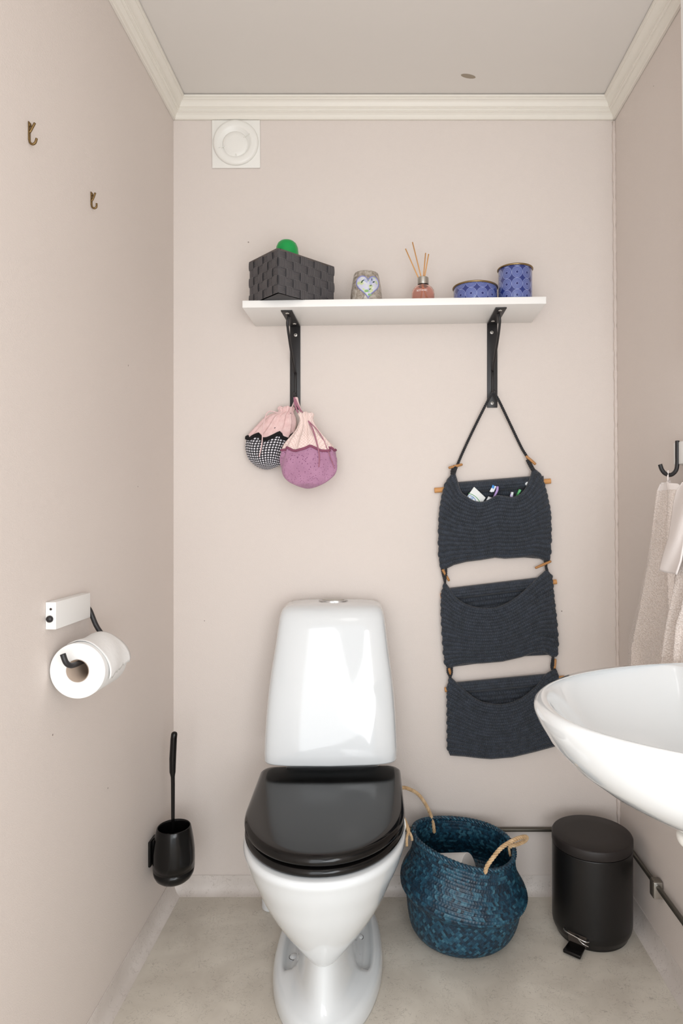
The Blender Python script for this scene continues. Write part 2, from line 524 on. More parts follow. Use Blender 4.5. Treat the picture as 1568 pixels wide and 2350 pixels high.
def f_gingham(nt, uv):
    mp = N(nt, 'ShaderNodeMapping'); mp.inputs['Scale'].default_value = (260, 260, 260); nt.links.new(uv, mp.inputs[0])
    ch = N(nt, 'ShaderNodeTexChecker'); ch.inputs['Scale'].default_value = 1.0; nt.links.new(mp.outputs[0], ch.inputs[0])
    return mix_n(nt, ch.outputs['Fac'], srgb(240, 222, 214), srgb(228, 200, 194))
def f_purple(nt, uv):
    v = N(nt, 'ShaderNodeTexVoronoi'); v.inputs['Scale'].default_value = 230; nt.links.new(uv, v.inputs['Vector'])
    n = N(nt, 'ShaderNodeTexNoise'); n.inputs['Scale'].default_value = 40; n.inputs['Detail'].default_value = 4; nt.links.new(uv, n.inputs['Vector'])
    base = mix_n(nt, n.outputs['Fac'], srgb(190, 142, 172), srgb(158, 112, 140))
    return mix_n(nt, math_n(nt, 'LESS_THAN', v.outputs['Distance'], 0.20), base, srgb(110, 52, 96))
M_DOTS = fabric('black_white_dot_cotton', f_dots)
M_PINKDOT = fabric('pink_spotted_cotton', f_pinkdots)
M_GINGHAM = fabric('pale_gingham_cotton', f_gingham)
M_PURPLE = fabric('mauve_print_cotton', f_purple)
M_BLACKLACE = mat('black_lace', (20, 18, 20), 0.9, bump=(400, 1.0, 0.003))
M_MAUVELACE = mat('mauve_ric_rac', (138, 78, 102), 0.85)
M_PINKSTR = mat('pale_pink_ribbon', (236, 204, 204), 0.8)
M_MAUVESTR = mat('mauve_ribbon', (176, 118, 138), 0.8)

# ---------------------------------------------------------------- room shell
XL = -0.6075
XR0, XR1 = 0.672, 0.6565        # the right wall leans in slightly towards the ceiling
CZ = 2.2585
YF = -0.55
def xr(z): return XR0+(XR1-XR0)*z/CZ

def struct(o): o['kind'] = 'structure'; return o
struct(obj('floor', *box_vf(XL-0.06, XR0+0.08, YF, D+0.08, -0.05, 0.0), M_FLOOR, smooth=False))
struct(obj('ceiling', *box_vf(XL-0.06, XR0+0.08, YF, D+0.08, CZ, CZ+0.05), M_CEIL, smooth=False))
struct(obj('wall_back', *box_vf(XL-0.06, XR0+0.08, D, D+0.08, 0.0, CZ), M_WALL, smooth=False))
struct(obj('wall_left', *box_vf(XL-0.06, XL, YF, D, 0.0, CZ), M_WALL, smooth=False))
struct(obj('wall_right', *hexa_vf([(XR0, YF, 0), (XR0+.08, YF, 0), (XR0+.08, D, 0), (XR0, D, 0)],
                                  [(XR1, YF, CZ), (XR0+.08, YF, CZ), (XR0+.08, D, CZ), (XR1, D, CZ)]), M_WALL, smooth=False))

crown_prof = [(0.0, .0500), (.0060, .0500), (.0075, .0485), (.0080, .0440), (.0095, .0400), (.0130, .0365), (.0180, .0345), (.0182, .0322), (.0200, .0318), (.0212, .0300), (.0235, .0290), (.0236, .0268),
              (.0262, .0262), (.0275, .0215), (.0305, .0165), (.0350, .0130), (.0392, .0118), (.0394, .0090), (.0432, .0082), (.0436, .0028), (0.0, .0028)]
def crown(name, a0, a1, nrm, mit0, mit1):
    """extrude along the wall foot line a0->a1; nrm points into the room; mit = how far the end slides per unit of projection"""
    a0 = Vector(a0); a1 = Vector(a1); t = (a1-a0).normalized(); nrm = Vector(nrm)
    s0 = []; s1 = []
    for a, b in crown_prof:
        s0.append(a0+nrm*a+t*a*mit0+Vector((0, 0, CZ-b)))
        s1.append(a1+nrm*a-t*a*mit1+Vector((0, 0, CZ-b)))
    v, f = loft_vf([s0, s1])
    return struct(obj(name, v, f, M_CROWN, smooth=True, sharp=24))
crown('trim_back', (XL, D-.0005, 0), (XR1, D-.0005, 0), (0, -1, 0), 1, 1)
crown('trim_left', (XL+.0005, YF, 0), (XL+.0005, D, 0), (1, 0, 0), 0, 1)
crown('trim_right', (XR1-.0005, D, 0), (XR1-.0005, YF, 0), (-1, 0, 0), 1, 0)

base_prof = [(.0005, .0480), (.0022, .0480), (.0024, .036), (.0032, .024), (.006, .0135), (.0115, .0060), (.0185, .0022), (.026, .0006), (.026, 0.0), (.0005, 0.0)]
def baseb(name, a0, a1, nrm, mit0, mit1):
    a0 = Vector(a0); a1 = Vector(a1); t = (a1-a0).normalized(); nrm = Vector(nrm); s0 = []; s1 = []
    for a, b in base_prof:
        s0.append(a0+nrm*a+t*a*mit0+Vector((0, 0, b))); s1.append(a1+nrm*a-t*a*mit1+Vector((0, 0, b)))
    v, f = loft_vf([s0, s1])
    return struct(obj(name, v, f, M_COVE, smooth=True, sharp=35))
baseb('baseboard_back', (XL, D, 0), (XR0, D, 0), (0, -1, 0), 1, 1)
baseb('baseboard_left', (XL, YF, 0), (XL, D, 0), (1, 0, 0), 0, 1)
baseb('baseboard_right', (XR0, D, 0), (XR0, YF, 0), (-1, 0, 0), 1, 0)

# ragged caulk bead down the right rear corner
pts = []; rad = []
n = 160
for i in range(n):
    z = 0.05+(CZ-0.055-0.05)*i/(n-1)
    pts.append((xr(z)-.003, D-.003, z)); rad.append(0.0052+0.0012*sin(i*2.1)+0.0008*sin(i*0.9+1))
struct(obj('trim_corner', *tube_vf(pts, rad, 8), M_CAULK))
# white painted casing at the near end of the right wall
zt0, zt1 = 1.40, CZ-.05
def cas(z, a): return (xr(z)-a, 0, z)
p0 = (1563.5-VX)/F; 
casing_y = 1.355
v, f = hexa_vf([(.6233, casing_y-.05, zt0), (xr(zt0), casing_y-.05, zt0), (xr(zt0), casing_y, zt0), (.6233, casing_y, zt0)],
               [(.6122, casing_y-.05, zt1), (xr(zt1), casing_y-.05, zt1), (xr(zt1), casing_y, zt1), (.6122, casing_y, zt1)])
struct(obj('trim_casing', v, f, M_WHITELAM, smooth=False))

# ---------------------------------------------------------------- toilet
TX = -0.146; TH = 0.031
def T(u, v, z): return Vector((TX+u+TH*v, D-0.004-v+TH*u, z))
toilet = thing('toilet', T(0, 0.3, 0), 'white floor-standing ceramic toilet with closed black seat and tall tapering cistern', 'toilet')

def egg(w, vf, vc, vb, wb, z, n=64, ef=2.15, eb=3.2):
    """plan outline: front half ellipse vc->vf, rear superellipse vc->vb whose width falls from w to wb"""
    out = []
    for i in range(n):
        a = 2*pi*i/n
        c, s = cos(a), sin(a)
        if s >= 0:
            u = w*math.copysign(abs(c)**(2/ef), c); v = vc+(vf-vc)*abs(s)**(2/ef)
        else:
            k = abs(s)**(2/eb)
            u = (w+(wb-w)*min(1, k*1.0)**1.5)*math.copysign(abs(c)**(2/eb), c); v = vc-(vc-vb)*k
        out.append(T(u, v, z))
    return out
foot = [(.130, .549, .29, .06, .118, 0, 0), (.1305, .550, .29, .06, .118, .006, 0), (.129, .548, .29, .06, .118, .022, 0), (.1255, .544, .29, .06, .114, .032, 0),
        (.120, .539, .29, .06, .106, .0375, 0), (.112, .534, .29, .06, .098, .0405, 0), (.106, .531, .29, .06, .094, .042, .001), (.101, .529, .29, .06, .090, .044, .016), (.085, .523, .30, .06, .076, .049, .022),
        (.074, .517, .31, .06, .068, .058, .024), (.067, .512, .32, .06, .062, .072, .012),
        (.061, .506, .33, .06, .058, .095, .0), (.057, .502, .34, .06, .055, .125, 0), (.056, .503, .34, .06, .057, .16, 0), (.058, .51, .34, .06, .06, .19, 0)]
def foot_sec(w, vf, vc, vb, wb, z, dip):
    out = []
    for p in egg(w, vf, vc, vb, wb, z, n=128, ef=1.95):
        v = D-.004-p.y
        g = max(0, min(1, (.385-v)/.035)); g = g*g*(3-2*g)
        out.append(Vector((p.x, p.y, z-dip*g)))
    return out
secs = [foot_sec(*a) for a in foot]
obj('pedestal', *loft_vf(secs), M_CERAMIC, toilet)
bowl = [(.030, .498, .42, .12, .03, .136), (.040, .508, .42, .10, .04, .141), (.052, .519, .41, .09, .05, .152), (.068, .532, .41, .08, .058, .170), (.091, .549, .41, .07, .07, .197),
        (.116, .570, .41, .055, .09, .232), (.137, .591, .41, .04, .115, .270), (.152, .608, .41, .02, .135, .305), (.1655, .623, .41, .01, .155, .336),
        (.174, .634, .41, .01, .168, .362), (.1772, .640, .41, .01, .173, .376), (.1765, .640, .41, .01, .173, .384), (.173, .636, .41, .012, .170, .389), (.165, .628, .41, .016, .163, .3905)]
bp_ = [Vector(a[:3]) for a in bowl]; bq_ = [Vector(a[3:]) for a in bowl]
bp_ = smooth_path(bp_, 10); bq_ = smooth_path(bq_, 10)
secs = []
for a, b_ in zip(bp_, bq_):
    ring_ = egg(a[0], a[1], a[2], b_[0], b_[1], b_[2], n=128, ef=2.1)
    out = []
    for p in ring_:
        v = D-.004-p.y; uc = TX+TH*v; zl = .282+(.50-v)*.22
        k = max(0, min(1, (.515-v)/.05)); k = k*k*(3-2*k)
        g = .0045*k*math.exp(-((p.z-zl)/.0042)**2)
        out.append(Vector((p.x-math.copysign(g, p.x-uc), p.y, p.z)))
    secs.append(out)
obj('bowl', *loft_vf(secs), M_CERAMIC, toilet)
def dee(w, vf, vc, vb, z, r=0.03, n=72, sh=0.0, ef=2.05):
    """D outline with rounded rear corners"""
    w -= sh; vf -= sh; vb += sh
    out = []
    m = 44
    for i in range(m+1):
        a = pi*i/m; c = cos(a); s = sin(a)
        out.append(T(w*math.copysign(abs(c)**(2/ef), c), vc+(vf-vc)*abs(s)**(2/ef), z))
    wb = w+.002
    for i in range(1, 9):
        t = i/9; out.append(T(-(w+(wb-w)*t), vc+(vb+r-vc)*t, z))
    for i in range(9):
        a = pi/2*i/8; out.append(T(-wb+r-r*cos(a), vb+r-r*sin(a), z))
    for i in range(1, 8):
        t = i/8; out.append(T((-wb+r)+(2*wb-2*r)*t, vb, z))
    for i in range(9):
        a = pi/2*i/8; out.append(T(wb-r+r*sin(a), vb+r-r*cos(a), z))
    for i in range(1, 9):
        t = i/9; out.append(T(wb+(w-wb)*t, vb+r+(vc-vb-r)*t, z))
    return out
seat = [(.007, .3915), (.002, .3935), (0, .398), (.0015, .404), (.008, .4085), (.02, .409)]
obj('seat', *loft_vf([dee(.1755, .629, .405, .18, z, sh=s) for s, z in seat]), M_BLACKGLOSS, toilet)
lid = [(.012, .4115), (.005, .4115), (.0015, .4145), (0, .4195), (.0015, .4255), (.006, .4300), (.012, .4315), (.022, .4320), (.06, .4326), (.12, .4330)]
obj('lid', *loft_vf([dee(.1765, .628, .405, .171, z, sh=s) for s, z in lid]), M_BLACKGLOSS, toilet, sharp=60)
def rrect(w, vf, vb, z, e=7.5, n=64, vm=None, ee=2.6):
    out = []; vc = (vf+vb)/2; hv = (vf-vb)/2
    for i in range(n):
        a = 2*pi*i/n; c, s = cos(a), sin(a)
        # a gently bowed front face
        bow = 0.0
        u = w*math.copysign(abs(c)**(2/e), c); v = vc+hv*math.copysign(abs(s)**(2/e), s)
        if s > 0: v += 0.012*(1-(u/w)**2)-0.006
        out.append(T(u, v, z))
    return out
tank = [(.1660, .231, .02, .4535), (.1695, .2355, .01, .4545), (.1706, .2370, .004, .458), (.1707, .2370, .002, .48), (.1698, .234, .002, .51), (.1672, .226, .002, .565), (.1632, .215, .002, .62),
        (.1570, .203, .002, .675), (.1498, .189, .002, .725), (.1435, .175, .002, .777), (.1395, .165, .002, .808), (.1360, .156, .002, .822),
        (.1320, .149, .003, .8295), (.125, .140, .006, .8350), (.112, .127, .010, .8385), (.08, .11, .016, .8410), (.04, .09, .03, .8420)]
secs = [rrect(*t) for t in tank]
obj('cistern', *loft_vf(secs), M_CERAMIC, toilet)
obj('cistern_foot', *loft_vf([rrect(.125, .150, .004, z) for z in (.37, .40, .43, .456)]), M_CERAMIC, toilet)
# flush button: shallow oval plate with a raised key
def oval(cx, cv, a, b, z, n=40): return [T(cx+a*cos(2*pi*i/n), cv+b*sin(2*pi*i/n), z) for i in range(n)]
btn = obj('flush_button', *loft_vf([oval(.0, .066, .040, .024, .838), oval(.0, .066, .040, .024, .8445), oval(0, .066, .036, .020, .846), oval(0, .066, .034, .018, .8435)]), M_CHROME, toilet, sharp=50)
obj('button_key', *loft_vf([oval(0, .066, .030, .015, .842), oval(0, .066, .030, .015, .8465), oval(0, .066, .027, .0125, .848)]), M_BRUSHED, btn, sharp=50)
def cap_at(px, py, z):
    d = (H-z)*F/(py-VY); p = P(px, py, d)
    prof = [(0, .0052), (.0055, .005), (.0088, .0036), (.0098, .001), (.0104, .0012), (.0112, 0.0), (.0112, -.004)]
    v, f = lathe_vf(prof, 24, (p.x, p.y, z))
    o = obj('bolt_cap', v, f, M_CERAMIC, toilet)
    r = [(p.x+.0112*cos(2*pi*i/24), p.y+.0112*sin(2*pi*i/24), z+.0003) for i in range(25)]
    obj('seal_ring', *tube_vf(r, .0007, 6, cap=False), M_SEAL, o)
cap_at(824, 2151, .0295); cap_at(819, 2196, .0295); cap_at(675, 2196, .0295)
# thin white hanger of the rim block on the right side of the bowl
hp = [P(921, 1872, 1.49), P(928, 1880, 1.485), P(930.5, 1895, 1.482), P(928, 1910, 1.48), P(922, 1924, 1.478)]
obj('rim_hanger', *tube_vf(smooth_path(hp, 6), .0016, 8), M_WHITEPL, toilet)

# white drain stub on the floor behind the pedestal
dx, dy = -.3125, 1.80
o = obj('drain_pipe', *lathe_vf(round_path([(.0, .0), (.028, .0), (.028, .19), (.024, .19), (.024, .005)], .003), 32, (dx, dy, 0)), M_PVC)
setp(o, 'short white plastic drain pipe standing on the floor left of the toilet pedestal', 'pipe')

# ---------------------------------------------------------------- wall shelf with brackets
def shz(x): return 1.6375+(x+.373)/.791*.0105       # top surface height
SH_Y0, SH_Y1 = 1.698, D-.001
xa, xb2 = -.3725, .4185
TK = .0185
v, f = hexa_vf([(xa, SH_Y0, shz(xa)-TK), (xb2, SH_Y0, shz(xb2)-TK), (xb2, SH_Y1, shz(xb2)-TK), (xa, SH_Y1, shz(xa)-TK)],
               [(xa, SH_Y0, shz(xa)), (xb2, SH_Y0, shz(xb2)), (xb2, SH_Y1, shz(xb2)), (xa, SH_Y1, shz(xa))])
o = bevel(obj('wall_shelf', v, f, M_WHITELAM, smooth=False), .0008, 2)
setp(o, 'long white laminate wall shelf on two black brackets above the toilet', 'shelf')

def bracket(xw, zbot, x_end, side, label, peg_px):
    """xw: centre x on the wall; x_end: centre x of the arm's front end; side: +1 brace leans right"""
    t = thing('shelf_bracket', (xw, D, zbot), label, 'bracket', 'black shelf brackets')
    ztop = shz(xw)-TK
    hw = .0148
    pl = obj('wall_plate', *box_vf(xw-hw, xw+hw, D-.0035, D-.0005, zbot, ztop), M_BLACKMET, t, smooth=False)
    bevel(pl, .001, 2)
    yf = 1.722
    b = [(xw-hw, D-.0005), (xw+hw, D-.0005), (x_end+hw, yf), (x_end-hw, yf)]
    top = [Vector((x, y, shz(x)-TK-.0002)) for x, y in b]; bot = [p-Vector((0, 0, .0032)) for p in top]
    arm = obj('shelf_arm', *hexa_vf([bot[0], bot[3], bot[2], bot[1]], [top[0], top[3], top[2], top[1]]), M_BLACKMET, t, smooth=False)
    bevel(arm, .0008, 2)
    # diagonal brace: pressed strut from under the arm to the middle of the wall plate
    zb = zbot+.105
    pts = smooth_path([Vector((x_end+.0*side, yf+.045, ztop-.004)), Vector((x_end+side*.004, yf+.046, ztop-.022)), Vector((xw+side*.004+(x_end-xw)*.55, yf+.066, ztop-.055)),
                       Vector((xw+side*.002+(x_end-xw)*.25, D-.035, ztop-.105)), Vector((xw, D-.006, zb))], 6)
    obj('brace', *tube_vf(pts, [.0052]*8+[.0045]*(len(pts)-8), 10, flat=0.8), M_BLACKMET, t)
    # pressed centre rib below the brace
    rib = obj('rib', *tube_vf([(xw+.001, D-.005, zb), (xw+.001, D-.0062, zb-.02), (xw+.001, D-.0058, zbot+.045), (xw+.001, D-.004, zbot+.038)], .0038, 10), M_BLACKMET, t)
    def screw(p, nrm):
        prof = [(0, .0016), (.0032, .0015), (.0048, .0006), (.0050, 0), (.0050, -.001)]
        v, f = lathe_vf(prof, 20, (0, 0, 0))
        q = Vector((0, 0, 1)).rotation_difference(Vector(nrm))
        s = obj('screw', [q @ Vector(a)+Vector(p) for a in v], f, M_SCREW, t)
        cr = MB(); cr.add(box_vf(-.0026, .0026, -.0005, .0005, .0015, .0018)); cr.add(box_vf(-.0005, .0005, -.0026, .0026, .0015, .0018))
        obj('screw_slot', [q @ Vector(a)+Vector(p) for a in cr.v], cr.f, M_SEAL, s, smooth=False)
    screw((xw+side*-.0015, D-.0036, ztop-.027), (0, -1, 0))
    screw((xw-.0005, D-.0036, zbot+.0125), (0, -1, 0))
    for k in (.22, .88):
        xx = xw+(x_end-xw)*k-side*.003*(1 if k < .5 else -.2)
        screw((xx, D+(yf-D)*k, shz(xx)-TK-.0036), (0, 0, -1))
    # wire peg near the foot that things hang from
    zp = zbot+.038
    pg = smooth_path([(xw+.001, D-.004, zp+.006), (xw+.001, D-.018, zp+.002), (xw+.001, D-.030, zp-.006), (xw+.001, D-.036, zp+.006)], 5)
    obj('hanging_peg', *tube_vf(pg, .0042, 10), M_BLACKMET, t)
    return t
bracket(-.2585, 1.3805, -.2615, -1, 'black steel shelf bracket with the two drawstring bags hanging on it', None)
bracket(.3055, 1.386, .3055, 1, 'black steel shelf bracket with the dark knitted organizer hanging on it', None)

# ---- grey strap basket
BZ = 1.6395
fc = Vector((-.2706, 1.643, BZ))
ar = radians(44.0); al = radians(134.0)
e1 = Vector((cos(ar), sin(ar), 0)); e2 = Vector((cos(al), sin(al), 0))
L1, L2, BH = .181, .131, .1115
bas = thing('woven_basket', fc+e1*L1/2+e2*L2/2, 'dark grey woven strap basket on the left end of the shelf', 'basket')
def strap_wall(org, ex, ln, ncol, nrow, outn, phase):
    nrow = 5
    mb = MB(); uv = []
    cw = ln/ncol; rh = BH/nrow
    for i in range(ncol):
        for j in range(nrow):
            over = (i+j+phase) % 2 == 0
            off = .0032 if over else .0010
            th = .0012
            # over cells are vertical straps (u along width), under cells horizontal
            sx = .0004; sz = .0004
            x0, x1 = i*cw+sx, (i+1)*cw-sx; z0, z1 = j*rh+sz, (j+1)*rh-sz
            if over: z0 -= .0010; z1 += .0010
            nseg = 4
            base = len(mb.v)
            for a in range(nseg+1):
                for b in range(nseg+1):
                    fx, fz = a/nseg, b/nseg
                    bul = (sin(pi*fz) if over else sin(pi*fx))**.5*.0011
                    p = org+ex*(x0+(x1-x0)*fx)+Vector((0, 0, z0+(z1-z0)*fz))+outn*(off+bul-.001)
                    mb.v.append(p)
            for a in range(nseg):
                for b in range(nseg):
                    q = (base+a*(nseg+1)+b, base+(a+1)*(nseg+1)+b, base+(a+1)*(nseg+1)+b+1, base+a*(nseg+1)+b+1)
                    mb.f.append(q)
                    for idx in q:
                        l = idx-base; fa, fb = (l//(nseg+1))/nseg, (l % (nseg+1))/nseg
                        uv.append((fa, fb) if not over else (fb, fa))
    return mb, uv
mbw = MB(); uvw = []
B0 = fc; B1 = fc+e1*L1; B2 = fc+e1*L1+e2*L2; B3 = fc+e2*L2
up = Vector((0, 0, 1))
for org, ex, ln, nc, ph in ((B0, e1, L1, 8, 1), (B1, e2, L2, 6, 0), (B2, -e1, L1, 8, 1), (B3, -e2, L2, 6, 0)):
    outn = ex.cross(up)
    m_, u_ = strap_wall(org, ex, ln, nc, 4, outn, ph)
    mbw.add((m_.v, m_.f)); uvw += u_
obj('strap_weave', mbw.v, mbw.f, M_STRAP, bas, uvs=uvw)
mf = MB()
tk = .0025
cen = (B0+B2)/2
def inner(p, z, k=.955): return cen+(p-cen)*k+Vector((0, 0, z))
for a, b in ((B0, B1), (B1, B2), (B2, B3), (B3, B0)):
    mf.add(hexa_vf([a, b, inner(b, 0), inner(a, 0)], [a+up*BH, b+up*BH, inner(b, BH), inner(a, BH)]))
mf.add(hexa_vf([B0, B1, B2, B3], [B0+up*.003, B1+up*.003, B2+up*.003, B3+up*.003]))
obj('lining', mf.v, mf.f, mat('dark_grey_lining', (70, 68, 70), .7), bas, smooth=False)
loop = [B0+up*(BH-.001), B1+up*(BH-.001), B2+up*(BH-.001), B3+up*(BH-.001)]
rp = []
for a, b in zip(loop, loop[1:]+loop[:1]): rp += [a.lerp(b, .03), a.lerp(b, .5), a.lerp(b, .97)]
rp.append(rp[0])
obj('rim', *tube_vf(rp, .0028, 8, cap=False), mat('dark_grey_binding', (92, 84, 80), .6, bump=(300, .5, .001)), bas)

# green bottle in the basket
gp = fc+e1*.062+e2*.048
prof = [(0, .163), (.010, .1625), (.018, .160), (.0245, .154), (.0285, .144), (.0300, .132), (.0312, .110), (.0322, .06), (.0322, .012), (.028, .004), (0, .004)]
v, f = lathe_vf(prof, 40, (gp.x, gp.y, BZ))
m_green, nt, b = nt_new('green_plastic')
b.inputs['Base Color'].default_value = srgb(0, 152, 72); b.inputs['Roughness'].default_value = .3
b.inputs['Subsurface Weight'].default_value = .2; b.inputs['Subsurface Radius'].default_value = (.01, .02, .01)
o = obj('plastic_bottle', v, f, m_green)
setp(o, 'rounded bright green plastic bottle end sticking out of the grey woven basket', 'bottle')

# ---- candle glass
cg = thing('candle_glass', (-.0515, 1.752, 1.6422), 'crackled grey candle glass with a floral heart, second item from the left on the shelf', 'candle holder')
cx, cy, cz = cg.location
prof = [(0, .003), (.036, .003), (.0405, .0), (.0425, .004), (.0428, .018), (.0415, .034), (.0390, .052), (.0362, .068), (.0338, .079), (.0325, .0825), (.0308, .083), (.0302, .080), (.034, .06), (.038, .03), (.036, .008), (0, .008)]
v, f = lathe_vf(prof, 56, (cx, cy, cz))
obj('tumbler', v, f, M_CANDLE, cg)
def tum_r(z):
    pr = [(.0425, .004), (.0428, .018), (.0415, .034), (.0390, .052), (.0362, .068), (.0338, .079)]
    for (r0, z0), (r1, z1) in zip(pr, pr[1:]):
        if z <= z1: return r0+(r1-r0)*max(0, (z-z0)/(z1-z0))
    return pr[-1][0]
def on_tum(hx, hz, lift):
    r = tum_r(hz)+lift; a = hx/r+radians(4)
    return Vector((cx+r*sin(a), cy-r*cos(a), cz+hz))
def heart(t, s):
    x = 16*sin(t)**3; z = 13*cos(t)-5*cos(2*t)-2*cos(3*t)-cos(4*t)
    return x/16*.0325*s, z/16*.0335*s+.0405
nh = 48
hv = [on_tum(0.003, .040, .0018)]; 
for rr in (.35, .7, 1.0):
    for i in range(nh):
        x, z = heart(2*pi*i/nh, rr); hv.append(on_tum(x+.003, z, .0016 if rr < 1 else .0008))
hf = [(0, 1+i, 1+(i+1) % nh) for i in range(nh)]
for r_ in range(2):
    for i in range(nh):
        i2 = (i+1) % nh; hf.append((1+r_*nh+i, 1+(r_+1)*nh+i, 1+(r_+1)*nh+i2, 1+r_*nh+i2))
hp_ = obj('heart_plaque', hv, hf, M_HEART, cg)
setp(hp_, 'pale heart with printed flowers')
ring = [on_tum(heart(2*pi*i/nh, 1)[0]+.003, heart(2*pi*i/nh, 1)[1], .001) for i in range(nh+1)]
obj('heart_edge', *tube_vf(ring, .0015, 8, cap=False), M_LILAC, hp_)
mk = MB(); mg = MB()
for x, z, a, b_ in ((-.014, .052, .0045, .0016), (-.017, .048, .0028, .0016), (.010, .056, .0012, .0040), (.0155, .050, .0040, .0018), (.007, .039, .0035, .0012), (.005, .029, .0035, .0012)):
    c0 = [on_tum(x+.003+a*cos(2*pi*i/12)*(1 if i % 2 else .7), z+b_*sin(2*pi*i/12)+(a*cos(2*pi*i/12))*.4, .0024) for i in range(12)]
    mk.add((c0, [tuple(range(12))]))
for x, z, a, b_ in ((-.004, .024, .0055, .0032), (.004, .014, .0050, .003)):
    c0 = [on_tum(x+.003+a*cos(2*pi*i/12), z+b_*sin(2*pi*i/12), .0024) for i in range(12)]
    mg.add((c0, [tuple(range(12))]))
obj('butterfly_print', mk.v, mk.f, M_DKGREEN, hp_, smooth=False)
obj('leaf_print', mg.v, mg.f, M_LTGREEN, hp_, smooth=False)

# ---- reed diffuser
dz = shz(.10)+.0002
df = thing('reed_diffuser', (.1015, 1.762, dz), 'small pink glass reed diffuser with four sticks in the middle of the shelf', 'diffuser')
cx, cy, cz = df.location
outer = [(0, 0), (.0275, 0), (.0305, .003), (.0310, .012), (.0310, .030), (.0295, .040), (.0250, .0475), (.0190, .0520), (.0140, .0545), (.0130, .0555), (.0130, .058)]
innr = [(.0110, .058), (.0112, .0545), (.017, .0495), (.0225, .0455), (.0268, .0385), (.0282, .030), (.0282, .012), (.026, .006), (0, .006)]
M_PINKGL, nt, b = nt_new('pink_glass')
b.inputs['Base Color'].default_value = srgb(244, 206, 196); b.inputs['Roughness'].default_value = .03
b.inputs['Transmission Weight'].default_value = .9; b.inputs['IOR'].default_value = 1.25
v, f = lathe_vf(outer+innr, 40, (cx, cy, cz)); bot_ = obj('bottle', v, f, M_PINKGL, df)
v, f = lathe_vf(round_path([(.004, .0565), (.0150, .0565), (.0150, .0755), (.004, .0755)], .0012), 40, (cx, cy, cz)); obj('silver_collar', v, f, M_BRUSHED, df, sharp=50)
v, f = lathe_vf([(.0132, .0545), (.0142, .0545), (.0142, .0568), (.0132, .0568)], 32, (cx, cy, cz)); obj('neck_ring', v, f, M_BLACKPL, df)
for (tx, ty), bx, yy in (((931, 571), 963, 1.775), ((947, 556), 968.5, 1.79), ((977, 581), 971.5, 1.78), ((984, 583), 973.5, 1.76)):
    tip = P(tx, ty, yy); b0 = P(bx, 643, 1.762)
    dirv = (tip-b0).normalized()
    p0 = b0-dirv*.055
    obj('reed', *tube_vf([p0, b0, tip], .0016, 8), M_REED, df)
def curved_text(body, size, zoff, name):
    o_ = text_mesh(name, body, size, Matrix.Identity(4), mat('white_print', (244, 240, 240), .5), df, .0)
    off = df.location
    for vv in o_.data.vertices:
        c = vv.co+off; r = .0314
        a = (c.x-.005)/r
        vv.co = Vector((cx+r*sin(a), cy-r*cos(a), cz+zoff+c.y))-off
curved_text('BOTANIC', .0068, .0300, 'printed_name')

# ---- blue tins
def tin(name, cx, cy, r, h, label, cells, v0):
    z0 = shz(cx)+.0002
    t = thing(name, (cx, cy, z0), label, 'tin', 'blue patterned tins on the shelf')
    seg = 64
    prof = round_path([(0, .0), (r-.0015, 0), (r, .002), (r, h-.004)], .0005, 2)+[(r-.0012, h-.002), (r-.0014, .004), (0, .003)]
    v, f = lathe_vf(prof, seg, (cx, cy, z0)); m = len(prof)
    C = .0305
    loops = []
    for q in f:
        ks = [i//m for i in q]
        wrap = max(ks)-min(ks) > 1
        for i in q:
            k = i//m; kk = k+seg if (wrap and k == 0) else k
            a = 2*pi*kk/seg
            loops.append((a/(2*pi)*cells+.12, (v[i][2]-z0)/C+v0))
    obj('body', v, f, M_TIN, t, uvs=loops, sharp=50)
    rim = [(cx+(r+.0004)*cos(2*pi*i/64), cy+(r+.0004)*sin(2*pi*i/64), z0+h-.003) for i in range(65)]
    obj('gold_rim', *tube_vf(rim, .0026, 10, cap=False), M_GOLD, t)
    return t
tin('low_tin', .2425, 1.764, .0585, .0485, 'low wide blue ring-patterned tin beside the tall blue tin', 12, .02)
tin('tall_tin', .3512, 1.768, .0455, .0985, 'tall blue ring-patterned tin at the right end of the shelf', 10, .05)

